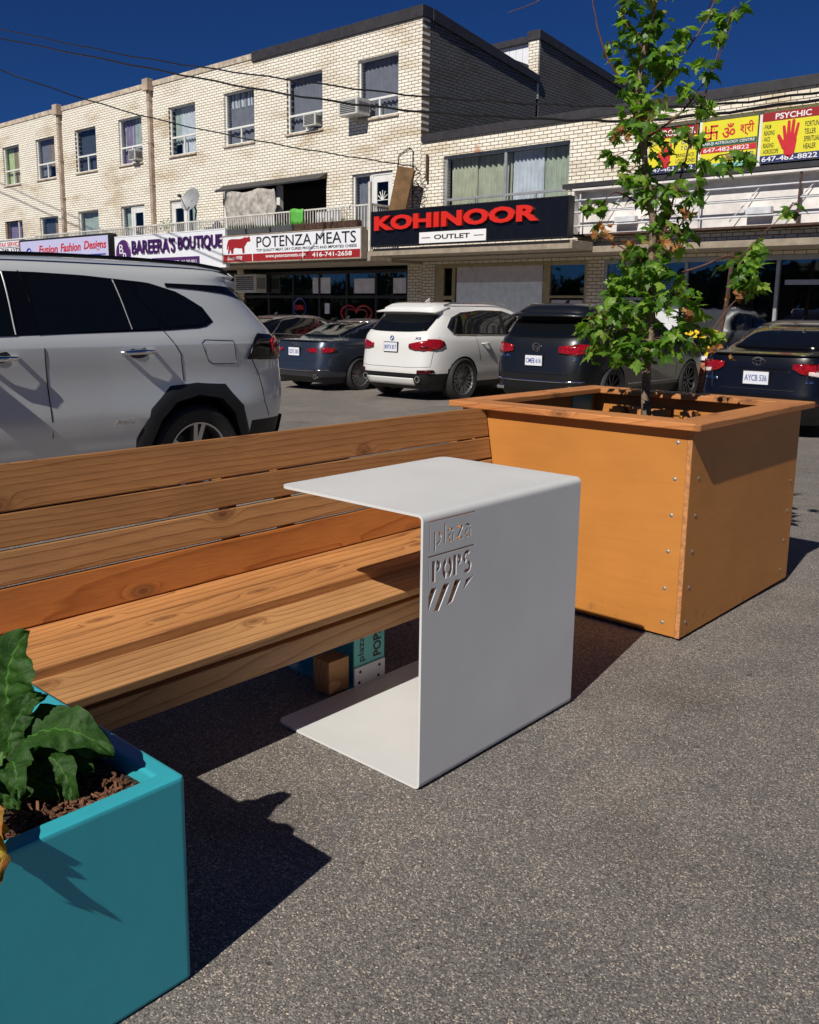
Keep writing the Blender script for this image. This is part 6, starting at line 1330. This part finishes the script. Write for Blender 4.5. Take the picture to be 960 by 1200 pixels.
# ---------------------------------------------------------------- teal planter in the foreground
QX0, QX1, QY0, QY1, QH = -2.35, -1.348, -.35, .887, .432
tp_ = thing('teal_planter', 'smooth teal painted planter box in the left foreground with a broad-leaved plant', 'planter', ((QX0+QX1)/2, .3, 0))
def rrect(x0, x1, y0, y1, r, n=5):
    P = []
    for (cx_, cy_, a0) in ((x1-r, y1-r, 0), (x0+r, y1-r, 90), (x0+r, y0+r, 180), (x1-r, y0+r, 270)):
        g_ = .004; t0 = (math.sin(R(a0)), -math.cos(R(a0))); t1 = (-math.sin(R(a0+90)), math.cos(R(a0+90)))     # holding points keep the flat sides flat
        P.append((cx_+r*math.cos(R(a0))+t0[0]*g_, cy_+r*math.sin(R(a0))+t0[1]*g_))
        for i in range(n+1): a = R(a0+90*i/n); P.append((cx_+r*math.cos(a), cy_+r*math.sin(a)))
        P.append((cx_+r*math.cos(R(a0+90))+t1[0]*g_, cy_+r*math.sin(R(a0+90))+t1[1]*g_))
    return P
b = MB(); W_ = .042; rows = []
for (ins, z, r) in [(.004, .002, .009), (.0, .008, .010), (0, .012, .010), (0, .2, .010), (0, QH-.010, .010), (0, QH-.006, .010), (.0018, QH-.0018, .009), (.006, QH, .008), (.009, QH, .008), (W_-.009, QH, .007), (W_-.006, QH, .007), (W_-.0018, QH-.0018, .006), (W_, QH-.006, .006), (W_, QH-.010, .006), (W_, .25, .006)]:
    rows.append([(x, y, z) for x, y in rrect(QX0+ins, QX1-ins, QY0+ins, QY1-ins, r)]); rows[-1].append(rows[-1][0])
b.grid(rows); b.build('box', M['teal'], tp_, smooth=40, merge=True)
b = MB(); b.grid([[(QX0+W_*.5+(QX1-QX0-W_)*i/16, QY0+W_*.5+(QY1-QY0-W_)*j/16, .355+.02*random.random()+.035*smooth((j-12)/4)) for j in range(17)] for i in range(17)]); b.build('soil', M['soil'], tp_, smooth=60)
b = MB(); rn = random.Random(3)
for k in range(520):
    x = QX1-W_-.02-abs(rn.gauss(0, .16)); y = QY1-W_-.02-abs(rn.gauss(0, .14)); z = .385+rn.random()*.028
    if x < QX0+.06 or y < QY0+.06: continue
    q = Euler((rn.gauss(0, .35), rn.gauss(0, .35), rn.random()*6.3)).to_matrix(); b.obox((x, y, z), (rn.uniform(.012, .042), rn.uniform(.002, .006), rn.uniform(.002, .004)), q)
tag(b.build('mulch', M['mulch']), 'loose brown bark mulch chips in the corner of the teal planter', 'mulch', kind='stuff')
# broad-leaved plant
def bigleaf(bm_, uvs, base, mid, tip, width, up, cup=.25, wav=.012, prof_=None, seed=0):
    base, mid, tip, up = Vector(base), Vector(mid), Vector(tip), Vector(up).normalized(); N, K = 24, 12; P = []; rnl = random.Random(seed); ph = rnl.random()*6
    for i in range(N+1):
        t = i/N; c0 = base*(1-t)**2 + mid*2*t*(1-t) + tip*t*t; d = ((mid-base)*(1-t)+(tip-mid)*t).normalized(); sd_ = d.cross(up).normalized(); nn = sd_.cross(d).normalized()
        w = width*(math.sin(math.pi*min(1, t**.75*.98+.02))**.8)*(1-.15*t)+.003; row = []
        for j in range(K+1):
            u = (j/K-.5)*2
            jag = 1+.02*math.sin(i*5.3+ph)*(abs(u) > .99)
            row.append(c0+sd_*u*w*.5*jag+nn*(cup*abs(u)*w*.5+wav*math.sin(t*17+ph+u*1.5)*abs(u)+.004*math.sin(t*46-abs(u)*6)))
            uvs.append((j/K, t))
        P.append(row)
    bm_.grid(P)
def build_leaves(name, specs, mt, parent):
    b = MB(); uvs = []
    for i, sp_ in enumerate(specs): bigleaf(b, uvs, *sp_, seed=i+5)
    o = b.build(name, mt, parent, recalc=False, smooth=80); uvl = o.data.uv_layers.new(name='uv')
    for lp in o.data.loops: uvl.data[lp.index].uv = uvs[lp.vertex_index]
    return o
pl = thing('broad_leaf_plant', 'dark green broad-leaved plant growing in the teal planter', 'plant', (-1.62, .55, .37))
CB = (-1.63, .64, .40)
specs = [((-1.626, .693, .50), (-1.66, .68, .62), (-1.592, .722, .700), .15, (.55, -.8, .2), .2, .010),
         ((-1.604, .686, .47), (-1.53, .73, .565), (-1.425, .787, .485), .108, (.15, -.5, .9), .18, .010),
         ((-1.62, .70, .46), (-1.53, .76, .53), (-1.45, .80, .46), .10, (.2, -.4, .9), .2, .010),
         ((-1.628, .690, .45), (-1.55, .73, .50), (-1.476, .773, .436), .10, (.3, -.5, .8), .25, .010),
         ((-1.56, .70, .47), (-1.48, .72, .50), (-1.448, .718, .392), .062, (.7, -.6, .3), .25, .010),
         ((-1.57, .66, .46), (-1.50, .64, .52), (-1.455, .62, .45), .07, (.5, -.5, .7), .2, .010),
         ((-1.66, .64, .46), (-1.70, .62, .56), (-1.66, .60, .64), .09, (.5, -.8, .3), .2, .010),
         ((-1.62, .58, .45), (-1.56, .56, .54), (-1.50, .56, .50), .08, (.2, -.4, .9), .2, .010),
         ((-1.70, .60, .44), (-1.82, .58, .56), (-1.92, .60, .50), .10, (.0, -.3, .9), .2, .010),
         ((-1.60, .66, .42), (-1.52, .68, .46), (-1.47, .70, .41), .07, (.5, -.6, .6), .25, .010),
         ((-1.61, .67, .46), (-1.62, .69, .55), (-1.56, .73, .58), .06, (.6, -.7, .3), .25, .010),
         ((-1.64, .72, .44), (-1.66, .78, .50), (-1.62, .83, .46), .07, (.3, -.4, .9), .2, .010),
         ((-1.60, .62, .43), (-1.54, .62, .47), (-1.50, .64, .40), .06, (.6, -.6, .5), .25, .010)]
build_leaves('foliage', specs, M['broad'], pl)
o = build_leaves('withered_leaf', [((-1.50, .54, .48), (-1.35, .545, .535), (-1.328, .530, .400), .046, (.8, -.5, .3), .55, .02), ((-1.42, .545, .48), (-1.34, .55, .48), (-1.320, .525, .41), .03, (.6, -.8, .3), .7, .02)], M['broad_dead'], pl); o['label'] = 'curled yellow and brown leaf drooping over the planter rim'
b = MB()
for sp_ in specs: b.tube(curvy([CB, (Vector(CB)+Vector(sp_[0]))/2, sp_[0]], 3), .005, 6)
b.build('stems', M['blade'], pl, smooth=60)
gp = thing('ornamental_grass', 'thin bladed grass rising from the teal planter at the left edge', 'plant', (-2.1, .72, .37))
b = MB(); rg = random.Random(5)
for k in range(13):
    a = rg.uniform(-2.9, -.5); L = rg.uniform(.34, .56); base = Vector((-2.02+rg.gauss(0, .05), .60+rg.gauss(0, .04), .38)); dr = Vector((math.cos(a)*.8, math.sin(a)*.6, 0))
    P = [base + Vector((0, 0, L*t)) + dr*L*.75*t*t - Vector((0, 0, L*.45*t**3)) for t in lin(0, 1, 8)]
    sd_ = dr.cross(Vector((0, 0, 1))); b.grid([[p-sd_*.0085*(1-i/8.5)-Vector((0, 0, .003)), p+sd_*.0085*(1-i/8.5)+Vector((0, 0, .003))] for i, p in enumerate(P)])
b.build('blades', M['blade'], gp, recalc=False)

# ---------------------------------------------------------------- small bits on the ground
deb = random.Random(9); b = MB()
for k in range(140):
    x, y = deb.uniform(-1.4, 1.5), deb.uniform(.6, 6); z = gz(x, y); s_ = deb.uniform(.002, .006); q = Euler((deb.random()*6, deb.random()*6, deb.random()*6)).to_matrix(); b.obox((x, y, z+s_*.3), (s_*1.5, s_, s_*.8), q)
tag(b.build('grit', mat('grit_stone', (.12, .10, .085), .9, var=.5, vscale=300)), 'scattered small stones and grit on the asphalt', 'grit', kind='stuff')
